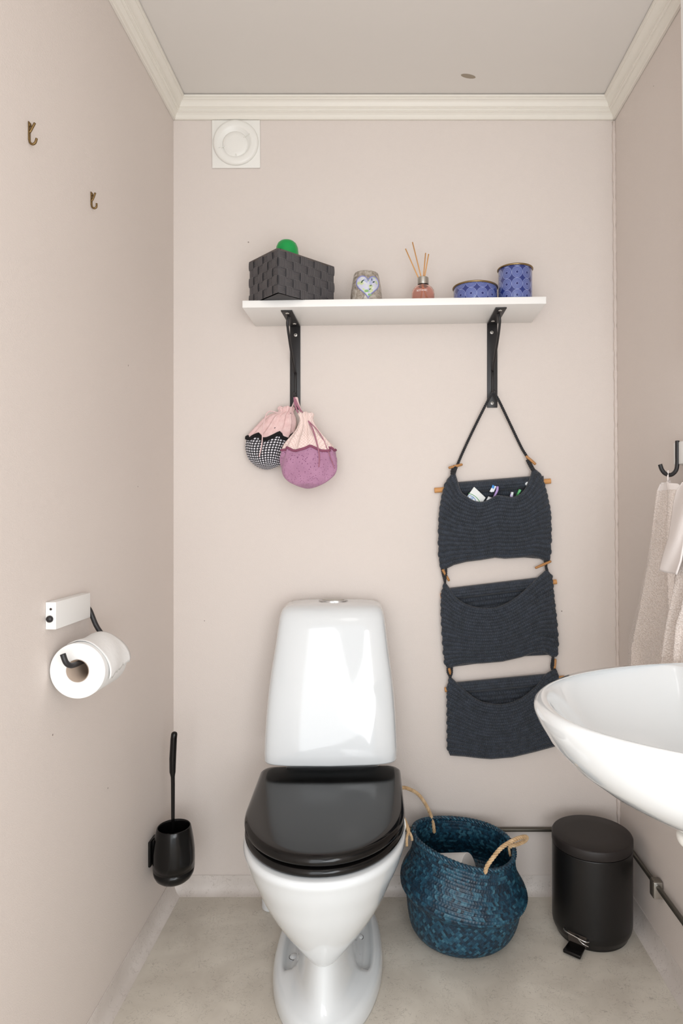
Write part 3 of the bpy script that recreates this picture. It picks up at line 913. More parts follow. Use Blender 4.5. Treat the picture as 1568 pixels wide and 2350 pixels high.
# ---------------------------------------------------------------- drawstring bags
def bag(name, rows, depth_c, label, seam, scal, nsc, ms, ph=0.0, neck_i=2, thick=.6, sway=0.0):
    """rows: (py, xl, xr) top to bottom"""
    rows = [(py, (xl+xr_)/2, (xr_-xl)/2) for py, xl, xr_ in rows]
    pts = resample([Vector((py, c, h)) for py, c, h in smooth_rows(rows)], 70)
    top = P(pts[0].y, pts[0].x, depth_c)
    t = thing(name, P(pts[-1].y, pts[-1].x, depth_c), label, 'bag', 'drawstring bags on the bracket')
    seg = 96; n = len(pts)
    y0, y1 = pts[0].x, pts[-1].x
    sc = depth_c/F
    maxh = max(p.z for p in pts)
    def surf(k, tt):
        """tt in 0..1 down the bag"""
        x = tt*(n-1); i = min(int(x), n-2); fr = x-i
        p = pts[i].lerp(pts[i+1], fr)
        a = 2*pi*k/seg
        plz = max(0, 1-(p.x-y0)/((seam-y0)*1.25))
        pl = 1+plz**.7*(.20*cos(11*a+1+ph)+.09*cos(17*a))+.02*sin(3*a+tt*9+ph)+.012*sin(7*a-tt*14)
        pl += (1-plz)*(.030*abs(sin(4*a+tt*7+ph))+.022*abs(sin(6.5*a-tt*11))**.6-.030)*min(1, (1-tt)*5)
        h = p.z*sc
        tk_ = h*thick
        tk_ = min(tk_, .021 if depth_c > 1.82 else .026)
        lowfold = 1+.03*sin(5*a+tt*12)*(1-plz)
        X = (p.y-VX)*sc+h*cos(a)*pl*lowfold
        Y = depth_c+tk_*sin(a)*pl*lowfold
        Y = min(Y, D-.003)
        Z = H-(p.x-VY)*sc+.002*sin(4*a+ph)*min(1, (1-tt)*6)
        return Vector((X, Y, Z))
    def seam_t(k):
        a = 2*pi*k/seg
        # seam row as t
        target = seam+scal*(abs(sin(nsc*a/2+ph))-.5)
        for i in range(n-1):
            if pts[i+1].x >= target: return (i+(target-pts[i].x)/max(pts[i+1].x-pts[i].x, 1e-6))/(n-1)
        return .9
    nr = 34
    def part(nm, f0, f1, m):
        vs = []; uv = []
        for j in range(nr+1):
            for k in range(seg):
                t0, t1 = f0(k), f1(k); tt = t0+(t1-t0)*j/nr
                p = surf(k, tt); vs.append(p)
                uv.append((k/seg*maxh*sc*4.4, tt*.2))
        fs = [(j*seg+k, j*seg+(k+1) % seg, (j+1)*seg+(k+1) % seg, (j+1)*seg+k) for j in range(nr) for k in range(seg)]
        lo = []
        for q in fs:
            kk = [i % seg for i in q]; wr = max(kk)-min(kk) > 1
            for i in q:
                u_, v_ = uv[i]
                if wr and i % seg == 0: u_ = maxh*sc*4.4
                lo.append((u_, v_))
        return obj(nm, vs, fs, m, t, uvs=lo)
    part('gathered_top', lambda k: 0.0, seam_t, ms[0])
    part('pouch', seam_t, lambda k: 1.0, ms[1])
    band = [surf(k % seg, seam_t(k % seg)) + (surf(k % seg, seam_t(k % seg))-Vector((surf(0, .6).x*.5+surf(seg//2, .6).x*.5, depth_c, surf(0, seam_t(0)).z))).normalized()*.001 for k in range(seg+1)]
    obj('trim_band', *tube_vf(band, ms[3], 8, cap=False), ms[2], t)
    return t
def smooth_rows(rows):
    ps = smooth_path([Vector(r) for r in rows], 6)
    return [(p.x, p.y, max(p.z, .5)) for p in ps]
rowsA = [(934, 644, 672), (939, 640, 674), (946, 642, 671), (955, 620, 673), (968, 606, 675), (985, 590, 674), (1003, 573, 671), (1020, 565, 665), (1036, 564, 658), (1052, 569, 652), (1065, 580, 645), (1073, 593, 632), (1076.5, 603, 622), (1078, 611, 613)]
bagA = bag('drawstring_bag', rowsA, 1.843, 'small drawstring bag with pink top and black and white dotted base', 1003, 12, 6, (M_PINKDOT, M_DOTS, M_BLACKLACE, .0055), ph=.4)
rowsB = [(947, 690, 714), (952, 686, 718), (961, 690, 716), (972, 689, 720), (988, 683, 730), (1005, 671, 744), (1025, 656, 763), (1048, 646, 771), (1072, 643, 772), (1092, 650, 765), (1107, 664, 750), (1116, 682, 732), (1120.5, 698, 716), (1121.5, 706, 708)]
bagB = bag('drawstring_bag', rowsB, 1.786, 'larger drawstring bag with pale checked top and mauve flowered base', 1031, 8, 6, (M_GINGHAM, M_PURPLE, M_MAUVELACE, .0036), ph=1.3)
def ribbon(name, pxs, m, parent, r=.0032):
    pts = smooth_path([P(*p) for p in pxs], 7)
    return obj(name, *tube_vf(pts, r, 8, flat=.4), m, parent)
ribbon('drawstring', [(665, 945, 1.825), (672, 930, 1.826), (680, 912, 1.834), (684, 925, 1.826), (691, 944, 1.82)], M_PINKSTR, bagA, .0036)
ribbon('drawstring', [(640, 948, 1.81), (618, 944, 1.805), (608, 960, 1.80), (603, 990, 1.793), (601, 1020, 1.786), (595, 1048, 1.79)], M_PINKSTR, bagA, .0036)
ribbon('drawstring', [(690, 955, 1.78), (682, 942, 1.80), (677, 925, 1.818), (676, 912, 1.834), (681, 925, 1.818), (690, 942, 1.80), (698, 950, 1.78)], M_MAUVESTR, bagB, .0028)
ribbon('drawstring', [(708, 966, 1.775), (718, 985, 1.768), (727, 1015, 1.760), (733, 1045, 1.759), (732, 1072, 1.760)], M_MAUVESTR, bagB, .003)
ribbon('drawstring', [(708, 966, 1.775), (727, 985, 1.772), (743, 1010, 1.768), (755, 1040, 1.765), (768, 1075, 1.779)], M_MAUVESTR, bagB, .003)

# ---------------------------------------------------------------- hanging knitted organizer
org = thing('hanging_organizer', P(1148, 1740, D-.003), 'dark navy knitted wall organizer with three pockets and wooden rods', 'organizer')
DB = D-.008
def coons(Tc, Bc, Lc, Rc, nu, nv):
    Tn = resample([Vector((x, y, 0)) for x, y in Tc], nu); Bn = resample([Vector((x, y, 0)) for x, y in Bc], nu)
    Ln = resample([Vector((x, y, 0)) for x, y in Lc], nv); Rn = resample([Vector((x, y, 0)) for x, y in Rc], nv)
    g = []
    for j in range(nv):
        v = j/(nv-1); row = []
        for i in range(nu):
            u = i/(nu-1)
            p = (1-v)*Tn[i]+v*Bn[i]+(1-u)*Ln[j]+u*Rn[j]-((1-u)*(1-v)*Tn[0]+u*(1-v)*Tn[-1]+(1-u)*v*Bn[0]+u*v*Bn[-1])
            row.append((p.x, p.y))
        g.append(row)
    return g
def knit(name, Tc, Bc, Lc, Rc, rows, stitches, dfun, m, depth=.0085, knob=True):
    nu = stitches*5+1; nv = rows*8+1
    g = coons([tuple(p)[:2] for p in smooth_path([Vector((x, y, 0)) for x, y in Tc], 6)], Bc, Lc, Rc, nu, nv)
    vs = []
    for j in range(nv):
        v = j/(nv-1); rc = v*rows; fr = rc-math.floor(rc)
        rid = abs(sin(pi*rc))**.9; sg = 1 if int(rc) % 2 else -1
        for i in range(nu):
            u = i/(nu-1)
            st = cos(2*pi*(stitches*u+sg*.45*fr))
            h = depth*rid*(1+.20*st)
            d = dfun(u, v)-h
            px, py = g[j][i]
            if knob:
                ed = max(0, 1-min(u, 1-u)*22)
                px += (1.6 if u > .5 else -1.6)*ed*(rid-.35)
            vs.append(P(px, py, d))
    o = obj(name, vs, grid_faces(nu, nv), m, org)
    s = o.modifiers.new('solid', 'SOLIDIFY'); s.thickness = .003; s.offset = 1 if False else -1
    return o
def front_d(bulge, mouth):
    def fn(u, v):
        e = (max(sin(pi*u), 0))**.55
        return DB-.006-e*(bulge*(max(sin(pi*min(v*.85+.15, 1)), 0))**.7+mouth*(1-v)**2)
    return fn
T1 = [(1043, 1086), (1051, 1111), (1058, 1130), (1071, 1141), (1088, 1151), (1107, 1153.5), (1126, 1147), (1140, 1139), (1155, 1140), (1176, 1143), (1193, 1137), (1206, 1124), (1214, 1107), (1220, 1090), (1223.5, 1076)]
B1_ = [(1014, 1305), (1027, 1302), (1041.5, 1294.6), (1071, 1287), (1105, 1283), (1136, 1277.7), (1159, 1280), (1190, 1278), (1222.5, 1275.6), (1239, 1280), (1252, 1286), (1262, 1285)]
L1_ = [(1043, 1086), (1032, 1096), (1022.6, 1111.5), (1015, 1143), (1010, 1175), (1008, 1217), (1007.5, 1259), (1009, 1290), (1014, 1305)]
R1_ = [(1223.5, 1076), (1235, 1084), (1243.6, 1095), (1254, 1132.5), (1262.5, 1174.6), (1264.6, 1227), (1263.5, 1269), (1262, 1285)]
T2 = [(1021, 1338), (1030, 1350), (1045, 1371.5), (1067, 1387), (1088.5, 1394), (1114.5, 1397.5), (1140.5, 1395), (1166.6, 1384.5), (1192.6, 1367), (1214, 1347.6), (1231.7, 1330), (1255, 1309)]
B2_ = [(1029, 1534), (1034, 1531), (1043, 1527.7), (1067, 1522), (1110, 1520), (1153.6, 1516), (1197, 1506), (1223, 1497), (1244.7, 1494), (1257.7, 1499.5), (1268.6, 1506), (1277, 1505)]
L2_ = [(1021, 1338), (1014.7, 1358.5), (1013.6, 1402), (1016, 1456), (1019, 1499.5), (1022, 1525.5), (1029, 1534)]
R2_ = [(1255, 1309), (1266, 1321.6), (1270.7, 1371.5), (1277, 1423.6), (1280.5, 1467), (1280.5, 1495), (1277, 1505)]
T3 = [(1033, 1555), (1056, 1575.5), (1077.6, 1595), (1101.5, 1610), (1127.5, 1616.7), (1153.6, 1617.7), (1179.6, 1612), (1201, 1601.5), (1223, 1584), (1240, 1567), (1253, 1549), (1275, 1536.5)]
B3_ = [(1033, 1731.7), (1067, 1734), (1100, 1738), (1127.5, 1740), (1175, 1736), (1229.5, 1723), (1277, 1710), (1290, 1706)]
L3_ = [(1033, 1555), (1027.7, 1575.5), (1027.5, 1640), (1027.7, 1716.5), (1033, 1731.7)]
R3_ = [(1275, 1536.5), (1283, 1560), (1287, 1620), (1290, 1706)]
knit('pocket', T1, B1_, L1_, R1_, 17, 58, front_d(.022, .024), M_CORD)
knit('pocket', T2, B2_, L2_, R2_, 18, 58, front_d(.018, .016), M_CORD)
knit('pocket', T3, B3_, L3_, R3_, 18, 58, front_d(.018, .016), M_CORD)
flat_d = lambda u, v: DB
def back(Tc, Bc, rows):
    knit('pocket_back', Tc, Bc, [Tc[0], Bc[0]], [Tc[-1], Bc[-1]], rows, 44, flat_d, M_CORD, .0065, knob=False)
back([(1030, 1112), (1090, 1107), (1138, 1104), (1180, 1101), (1248, 1094)], [(1014, 1300), (1060, 1289), (1136, 1277), (1200, 1277), (1260, 1282)], 15)
back([(1018, 1357), (1080, 1348), (1132, 1341), (1190, 1334), (1266, 1324)], [(1026, 1530), (1110, 1519), (1200, 1504), (1277, 1500)], 15)
back([(1031, 1571), (1120, 1564), (1190, 1558), (1282, 1550)], [(1036, 1728), (1127, 1736), (1230, 1720), (1286, 1704)], 15)
# row of cord wrapped over each rod
for a, b in (((1032, 1121), (1243, 1104)), ((1018, 1364), (1263, 1335)), ((1031, 1580), (1281, 1556.5))):
    la = [(a[0]+(b[0]-a[0])*i/6, a[1]+(b[1]-a[1])*i/6-11) for i in range(7)]
    lb = [(x, y+22) for x, y in la]
    knit('rod_casing', la, lb, [la[0], lb[0]], [la[-1], lb[-1]], 3, 44, lambda u, v: DB-.004-.0125*sqrt(max(0, 1-(2*v-1)**2)), M_CORD, .004, knob=False)
for a, b, r in (((997.5, 1125.5), (1264, 1104), .0086), ((1011, 1367), (1277.5, 1335), .0080), ((1021, 1583), (1296, 1556), .0080)):
    obj('rod', *tube_vf([P(a[0], a[1], DB+.0005-.001), P((a[0]+b[0])/2, (a[1]+b[1])/2, DB-.0005), P(b[0], b[1], DB-.0005)], r*.85, 16), M_WOOD, org, sharp=50)
# cords
def cord(pxs, r=.0040, pitch=.011, nm='cord'):
    return obj(nm, *rope_vf(smooth_path([P(*p) for p in pxs], 5), r, 2, pitch), M_CORDB, org)
cord([(1133, 901, D-.034), (1121, 918, D-.030), (1092, 975, D-.018), (1066, 1030, D-.014), (1048, 1072, D-.016), (1043, 1088, D-.018)])
cord([(1133, 901, D-.034), (1144, 917, D-.030), (1172, 975, D-.018), (1197, 1027, D-.014), (1212, 1052, D-.016), (1223, 1078, D-.018)])
cord([(1045, 1070, D-.022), (1039, 1082, D-.024), (1040, 1092, D-.024)], .0062)
cord([(1212, 1056, D-.022), (1218, 1068, D-.024), (1226, 1082, D-.024)], .0062)
def link(pxs): cord(pxs, .0036, .010, 'link_cord')
link([(1014, 1303, D-.016), (1017, 1318, D-.02), (1021, 1334, D-.02), (1022, 1342, D-.016)])
link([(1024, 1300, D-.016), (1024, 1316, D-.022), (1022, 1330, D-.02), (1021, 1342, D-.016)])
link([(1258, 1282, D-.016), (1254, 1296, D-.022), (1254, 1306, D-.02), (1256, 1314, D-.016)])
link([(1250, 1284, D-.016), (1253, 1298, D-.020), (1256, 1308, D-.02), (1258, 1318, D-.016)])
link([(1028, 1530, D-.016), (1028, 1542, D-.02), (1032, 1552, D-.02), (1034, 1560, D-.016)])
link([(1037, 1530, D-.016), (1037, 1544, D-.022), (1034, 1553, D-.02), (1033, 1560, D-.016)])
link([(1270, 1500, D-.016), (1268, 1516, D-.020), (1266, 1530, D-.018), (1270, 1542, D-.016)])
link([(1270, 1500, D-.016), (1270, 1520, D-.022), (1272, 1532, D-.02), (1277, 1542, D-.016)])
for a, b, c, d_ in (((1030, 1073.8), (1061.5, 1065.8), .027, .021), ((1207.5, 1046.5), (1230, 1066), .024, .028), ((1016, 1307), (1031, 1333), .024, .016),
                    ((1229, 1303.5), (1265, 1288), .028, .020), ((1031, 1534), (1034, 1547), .028, .020), ((1275, 1512), (1273, 1534), .020, .022)):
    pa, pb = P(a[0], a[1], D-c), P(b[0], b[1], D-d_)
    obj('toggle', *tube_vf([pa, pa.lerp(pb, .08), pa.lerp(pb, .5), pa.lerp(pb, .92), pb], [.0030, .0036, .0040, .0036, .0030], 12), M_WOODT, org)

# things in the top pocket
grp = None
pd = D-.028
def slab(name, quad, d, th, m, label, cat, rnd=.001):
    b = [P(x, y, d) for x, y in quad]; t_ = [p+Vector((0, th, 0)) for p in b]
    v, f = hexa_vf(b, t_)
    t = thing(name, sum(b, Vector())/4, label, cat)
    bevel(obj('carton', v, f, m, t, smooth=False), rnd, 2)
    return t
M_TUBEW = mat('toothpaste_white', (232, 236, 234), .3)
tp = slab('toothpaste_carton', [(1088.5, 1117), (1115, 1142), (1090, 1182), (1058, 1160)], D-.036, .010, M_TUBEW, 'white toothpaste pack with green curve in the top pocket', 'toothpaste')
pts = [P(x, y, D-.0365) for x, y in ((1075, 1132), (1083, 1134.5), (1090, 1138.5), (1096, 1144), (1101, 1151), (1105, 1160))]
obj('green_curve', *tube_vf(smooth_path(pts, 5), .0008, 6), mat('print_green', (74, 158, 92), .4), tp)
ov = [P(1083+8*cos(2*pi*i/24)+2*sin(2*pi*i/24), 1144+6*sin(2*pi*i/24)+2.5*cos(2*pi*i/24), D-.0363) for i in range(25)]
obj('blue_emblem', *tube_vf(ov, .0010, 6, cap=False), mat('print_blue', (112, 150, 200), .4), tp)
ov = [P(1083+4.5*cos(2*pi*i/24), 1144+3*sin(2*pi*i/24), D-.0363) for i in range(24)]
obj('blue_emblem_fill', ov+[p+Vector((0, .0008, 0)) for p in ov], [tuple(range(24))], mat('print_pale_blue', (160, 184, 216), .4), tp, smooth=False)
# lilac toothbrush with blue and white bristles
M_LILACP = mat('lilac_plastic', (178, 150, 208), .25)
M_WB = mat('white_bristles', (232, 236, 240), .5); M_BB = mat('blue_bristles', (62, 142, 216), .5)
tb = thing('toothbrush', P(1134, 1150, D-.025), 'lilac toothbrush with blue and white bristles in the top pocket', 'toothbrush', 'toothbrushes in the top pocket')
pts = smooth_path([P(1142, 1116, D-.034), P(1141.5, 1124, D-.034), P(1138, 1133, D-.034), P(1133.5, 1142, D-.033), P(1131, 1150, D-.031), P(1128, 1175, D-.021), P(1124, 1215, D-.02)], 5)
nn = len(pts)
obj('brush_handle', *tube_vf(pts, [.0040]+[.0064]*6+[.0062-.0016*min(1, (i)/8) for i in range(nn-7)], 12, flat=.6), M_LILACP, tb)
def block(pxq, d, th, m, nm, par):
    b = [P(x, y, d) for x, y in pxq]; v, f = hexa_vf(b, [p+Vector((0, th, 0)) for p in b])
    return bevel(obj(nm, v, f, m, par, smooth=False), .0006, 2)
block([(1131, 1112.5), (1136, 1115), (1134, 1122), (1128.5, 1119.5)], D-.0375, .006, M_BB, 'bristles', tb)
block([(1136, 1115), (1139.5, 1116), (1134, 1129), (1124.5, 1128), (1128.5, 1119.5)][:4], D-.037, .006, M_WB, 'bristles', tb)
block([(1128.5, 1119.5), (1134, 1122), (1130, 1130), (1124, 1128)], D-.0373, .006, M_WB, 'bristles', tb)
# clear foil corner
tc_ = slab('foil_sachet', [(1121, 1139), (1130, 1142), (1126, 1165), (1110, 1160)], D-.034, .004, mat('silver_grey_foil', (196, 198, 200), .25, .3), 'small silver grey sachet corner beside the lilac toothbrush in the top pocket', 'sachet')
tb2 = thing('toothbrush', P(1172, 1140, D-.02), 'white and lilac toothbrush end at the right of the top pocket', 'toothbrush', 'toothbrushes in the top pocket')
pts = [P(1176, 1129.2, D-.031), P(1175.6, 1132, D-.031), P(1174.5, 1137, D-.031), P(1172.5, 1145, D-.02), P(1168, 1185, D-.02)]
obj('brush_handle', *tube_vf(smooth_path(pts, 5), [.0035]+[.0070]*8+[.0060]*12, 12, flat=.6), M_WB, tb2)
ov = [P(1174.6+3.4*cos(2*pi*i/20), 1137+5.2*sin(2*pi*i/20), D-.0353) for i in range(20)]
obj('grip_inlay', ov+[p+Vector((0, .002, 0)) for p in ov], [tuple(range(20))]+[(i, (i+1) % 20, 20+(i+1) % 20, 20+i) for i in range(20)], M_LILACP, tb2, smooth=False)
tb3 = thing('toothbrush', P(1192, 1132, D-.02), 'green toothbrush end beside the white and lilac one in the top pocket', 'toothbrush', 'toothbrushes in the top pocket')
pts = [P(1194, 1123.5, D-.031), P(1193, 1126, D-.031), P(1190.5, 1131, D-.031), P(1187, 1139, D-.02), P(1180, 1180, D-.02)]
obj('brush_handle', *tube_vf(smooth_path(pts, 5), [.0035]+[.0070]*8+[.0060]*12, 12, flat=.6), mat('green_plastic_handle', (104, 190, 122), .25), tb3)
wb = thing('cotton_cap', P(1211, 1110, D-.02), 'small round white cap at the right edge of the top pocket mouth', 'cap')
v, f = lathe_vf([(0, -.004), (.004, -.0035), (.0062, 0), (.0062, .006), (0, .008)], 20, tuple(P(1210.5, 1110, D-.030)), 'Y'); obj('cap_body', v, f, M_WB, wb)

# ---------------------------------------------------------------- wall ventilator
vt = thing('air_vent', P(541.5, 387, D), 'white round air valve on a square plate below the crown moulding', 'vent')
q = [P(486.5, 277, D-.001), P(597.5, 277, D-.001), P(598, 386.5, D-.001), P(487.5, 387, D-.001)]
v, f = hexa_vf([p+Vector((0, -.004, 0)) for p in q], q)
bevel(obj('plate', v, f, M_WHITEPL, vt, smooth=False), .002, 3)
c = P(541.5, 328.5, D-.005)
prof = [(.0, .0), (.0645, .0), (.0650, -.003), (.0625, -.0075), (.057, -.0095), (.048, -.0095), (.0425, -.0085), (.0405, -.0055), (.0, -.0055)]
v, f = lathe_vf(prof, 64, tuple(c), 'Y'); obj('valve_ring', v, f, M_WHITEPL, vt)
c2 = P(540, 331, D-.0105)
prof = [(0, -.0045), (.022, -.0045), (.0330, -.0035), (.0365, -.0005), (.0365, .006), (0, .006)]
v, f = lathe_vf(prof, 48, tuple(c2), 'Y'); vd = obj('valve_disc', v, f, M_WHITEPL, vt)
for a, l in ((.6, .020), (3.4, .018), (4.8, .012)):
    p0 = c2+Vector((cos(a)*.030, -.0045, sin(a)*.030)); p1 = c2+Vector((cos(a)*(.030+l), -.0035, sin(a)*(.030+l)))
    obj('fin', *tube_vf([p0, p1], .0011, 6), M_WHITEPL, vt)

# ---------------------------------------------------------------- coat hooks on the left wall
def left_pt(px, py, off=0.0):
    """point on the left wall (off into the room) seen at that pixel column"""
    x = XL+off; d = x*F/(px-VX); return P(px, py, d)
def wall_hook(px, ytop, ybot, label, s=1.0):
    d = XL*F/(px-VX); zt = H-(ytop-VY)*d/F; zb = H-(ybot-VY)*d/F; h = zt-zb
    t = thing('coat_hook', (XL, d, zb), label, 'hook', 'brass coat hooks on the left wall')
    o = obj('back_strip', *box_vf(XL+.0002, XL+.0020, d-.0032, d+.0032, zb+.006*s, zt), M_BRASS, t, smooth=False); bevel(o, .0006, 2)
    lo = smooth_path([(XL+.0012, d, zb+.012), (XL+.0018, d, zb+.004), (XL+.006, d, zb), (XL+.011, d, zb+.0025), (XL+.0135*s, d, zb+.010)], 5)
    obj('lower_prong', *tube_vf(lo, .0020, 8, flat=1.0), M_BRASS, t)
    u_ = smooth_path([(XL+.0012, d, zt-.018), (XL+.004, d, zt-.014), (XL+.0105*s, d, zt-.0015)], 5)
    obj('upper_prong', *tube_vf(u_, .0019, 8), M_BRASS, t)
    v, f = lathe_vf([(0, .002), (.003, .0015), (.004, 0)], 14, (XL+.0022, d, zt-.005), 'X'); obj('nail', v, f, M_BRASS, t)
wall_hook(66, 280, 331, 'larger aged brass double coat hook on the left wall, nearer the camera')
wall_hook(209, 441, 478, 'small dark brass coat hook on the left wall, closer to the corner', .85)

# ---------------------------------------------------------------- toilet paper holder and roll
hd = thing('paper_holder', (XL, 1.233, .8775), 'white wooden block paper holder with black bent rod on the left wall', 'paper holder')
o = obj('wood_block', *box_vf(XL+.0002, XL+.0190, 1.165, 1.3015, .8775, .9265), M_WHITEWOOD, hd, smooth=False); bevel(o, .0012, 3)
v, f = lathe_vf([(0, -.0055), (.004, -.005), (.0060, -.0025), (.0062, 0), (.0045, .001), (.0045, .004)], 24, (XL+.0085, 1.1645, .8965), 'Y'); obj('rod_knob', v, f, M_BLACKMET, hd)
rx, rz = -.5545, .8015
path = smooth_path([(XL+.0095, 1.299, .8965), (XL+.0095, 1.309, .8955), (XL+.0125, 1.315, .888), (XL+.025, 1.317, .856), (-.5605, 1.315, .826), (rx-.001, 1.306, .8155), (rx, 1.290, .8145),
                    (rx, 1.20, .8145), (rx-.001, 1.166, .8145), (rx-.004, 1.154, .8165), (rx-.008, 1.148, .8235), (rx-.0125, 1.1465, .838)], 8)
obj('rod', *tube_vf(path, .0049, 14), M_BLACKMET, hd)
v, f = lathe_vf([(0, 0), (.0022, 0), (.0022, .001), (0, .001)], 12, (XL+.010, 1.1645, .914), 'Y'); obj('pin_hole', v, f, M_SEAL, hd)

roll = thing('toilet_roll', (rx, 1.224, rz-.05), 'white toilet paper roll hanging on the black rod of the left wall holder', 'toilet paper')
R = .0500
prof = round_path([(.0205, .100), (.0205, .0), (R, .0), (R, .100), (.0205, .100)], .0015, 3)
v, f = lathe_vf(prof, 72, (rx, 1.174, rz), 'Y'); obj('paper', v, f, M_PAPER, roll, sharp=40)
v, f = lathe_vf([(.0206, .0005), (.0196, .0005), (.0196, .0995), (.0206, .0995)], 48, (rx, 1.174, rz), 'Y'); obj('cardboard_core', v, f, M_CARD, roll)
# loose last sheet lying over the top and down the room side, with a torn edge
vs = []; na, ny = 26, 15
for j in range(ny):
    fy = j/(ny-1); y = 1.184+fy*.0925
    aend = radians(-2-16*(1-fy))+.05*sin(j*2.3)+.03*sin(j*5.1)
    for i in range(na):
        fi = i/(na-1); a = radians(118)+(aend-radians(118))*fi
        r = R+.0012+.0040*fi**1.5+.0012*sin(fi*7+j*.5)
        vs.append((rx+r*cos(a), y+.0015*sin(fi*9), rz+r*sin(a)))
o = obj('loose_sheet', vs, grid_faces(na, ny), M_PAPER, roll); s = o.modifiers.new('solid', 'SOLIDIFY'); s.thickness = .0006

# ---------------------------------------------------------------- toilet brush in wall holder
bx, by = -.5480, 1.690
bh = thing('brush_holder', (bx, by, .134), 'glossy black cup brush holder mounted on the left wall beside the corner', 'brush holder')
def cup(z): 
    pr = [(.134, .012), (.1345, .026), (.138, .037), (.145, .045), (.155, .0500), (.166, .0515), (.1665, .0500), (.1685, .0500), (.169, .0520), (.19, .0526), (.215, .0520), (.24, .0490), (.262, .0450), (.2725, .0425), (.2745, .0410)]
    return pr
prof = [(0, .134)]+[(r, z) for z, r in cup(0)]+[(.0395, .2735), (.041, .262), (.046, .22), (.048, .18), (.04, .15), (0, .145)]
v, f = lathe_vf(prof, 56, (bx, by, 0)); obj('cup', v, f, M_BLACKPL, bh)
o = obj('wall_plate', *box_vf(XL+.0002, XL+.0065, by-.022, by+.022, .178, .243), M_BLACKPL, bh, smooth=False); bevel(o, .002, 3)
o = obj('mount_arm', *box_vf(XL+.006, XL+.017, by-.012, by+.012, .185, .24), M_BLACKPL, bh, smooth=False); bevel(o, .002, 2)
br = thing('toilet_brush', (bx, by, .15), 'black toilet brush with long flat handle standing in the wall cup', 'toilet brush')
zt = H-(1679-VY)*by/F
pts = [(bx-.004, by, .20), (bx-.0025, by, .30), (bx-.0025, by, .385), (bx-.0028, by, .402), (bx-.0035, by, .415), (bx-.003, by, .45), (bx-.0005, by, .50), (bx+.0010, by, zt-.006), (bx+.0012, by, zt-.002), (bx+.0012, by, zt)]
obj('handle', *tube_vf(pts, [.0042, .0046, .0050, .0052, .0078, .0086, .0082, .0080, .0062, .0025], 16, flat=1.0), M_BLACKPL, br)
mb = MB(); random.seed(3)
for i in range(260):
    a = random.random()*2*pi; z = random.uniform(.185, .235); r = random.uniform(.028, .038)
    p0 = Vector((bx-.004, by, z)); p1 = p0+Vector((r*cos(a), r*sin(a), random.uniform(.0, .014)))
    mb.add(tube_vf([p0, p1], [.0007, .0004], 4))
o = obj('bristles', mb.v, mb.f, M_BRISTLE, br); o['kind'] = 'stuff'

# ---------------------------------------------------------------- pipe runs
zp = .183; yb = D-.0105
def xr_in(z): return xr(z)-.0135
path = smooth_path([(-.06, yb, zp), (.2, yb, zp), (.60, yb, zp), (xr_in(zp)-.02, yb, zp), (xr_in(zp)-.006, yb-.006, zp), (xr_in(zp), yb-.02, zp), (xr_in(zp), 1.7, zp)], 6)+[Vector((xr_in(zp), 1.6, zp)), Vector((xr_in(zp), 1.2, zp)), Vector((xr_in(zp), .6, zp)), Vector((xr_in(zp), .1, zp))]
wp = thing('water_pipe', (.3, D, zp-.006), 'thin grey water pipe running low along the back and right walls', 'pipe')
obj('pipe', *tube_vf(path, .0062, 14), M_PIPE, wp)
def clip(c, ax):
    x, y, z = c
    if ax == 'R':
        o = obj('clip', *box_vf(x-.012, xr(z)-.0002, y-.013, y+.013, z-.030, z+.0135), M_GREYSTEEL, wp, smooth=False); bevel(o, .006, 4)
        o2 = obj('clip_face', *box_vf(x-.0105, x+.010, y-.0145, y-.0125, z-.028, z+.012), M_BRUSHED, o, smooth=False); bevel(o2, .004, 3)
    else:
        o = obj('clip', *box_vf(x-.013, x+.013, y-.006, D-.0003, z-.004, z+.018), M_GREYSTEEL, wp, smooth=False); bevel(o, .004, 3)
clip((xr_in(zp), 1.585, zp), 'R'); clip((.207, yb, zp), 'B')

# ---------------------------------------------------------------- pedal bin
bcx, bcy, br_ = .5370, 1.698, .1010
bn = thing('pedal_bin', (bcx, bcy, 0), 'matt black round pedal bin standing in the right corner under the basin', 'pedal bin')
body = [(0, .004), (.078, .004), (.080, .0), (.087, 0), (.090, .004), (.0905, .007), (.0985, .022), (.1005, .034), (.1005, .226), (.1000, .2275)]
v, f = lathe_vf(round_path(body, .003, 3)+[(.097, .2275), (0, .2275)], 72, (bcx, bcy, 0)); obj('body', v, f, M_BLACKBIN, bn, sharp=60)
lidp = [(0, .2545), (.06, .2548), (.0965, .2545), (.1000, .2535), (.1015, .2505), (.1015, .2320), (.1005, .2295), (.0985, .2290), (0, .229)]
v, f = lathe_vf(lidp, 72, (bcx, bcy, 0)); obj('lid', v, [tuple(reversed(q)) for q in f], M_BINLID, bn, sharp=50)
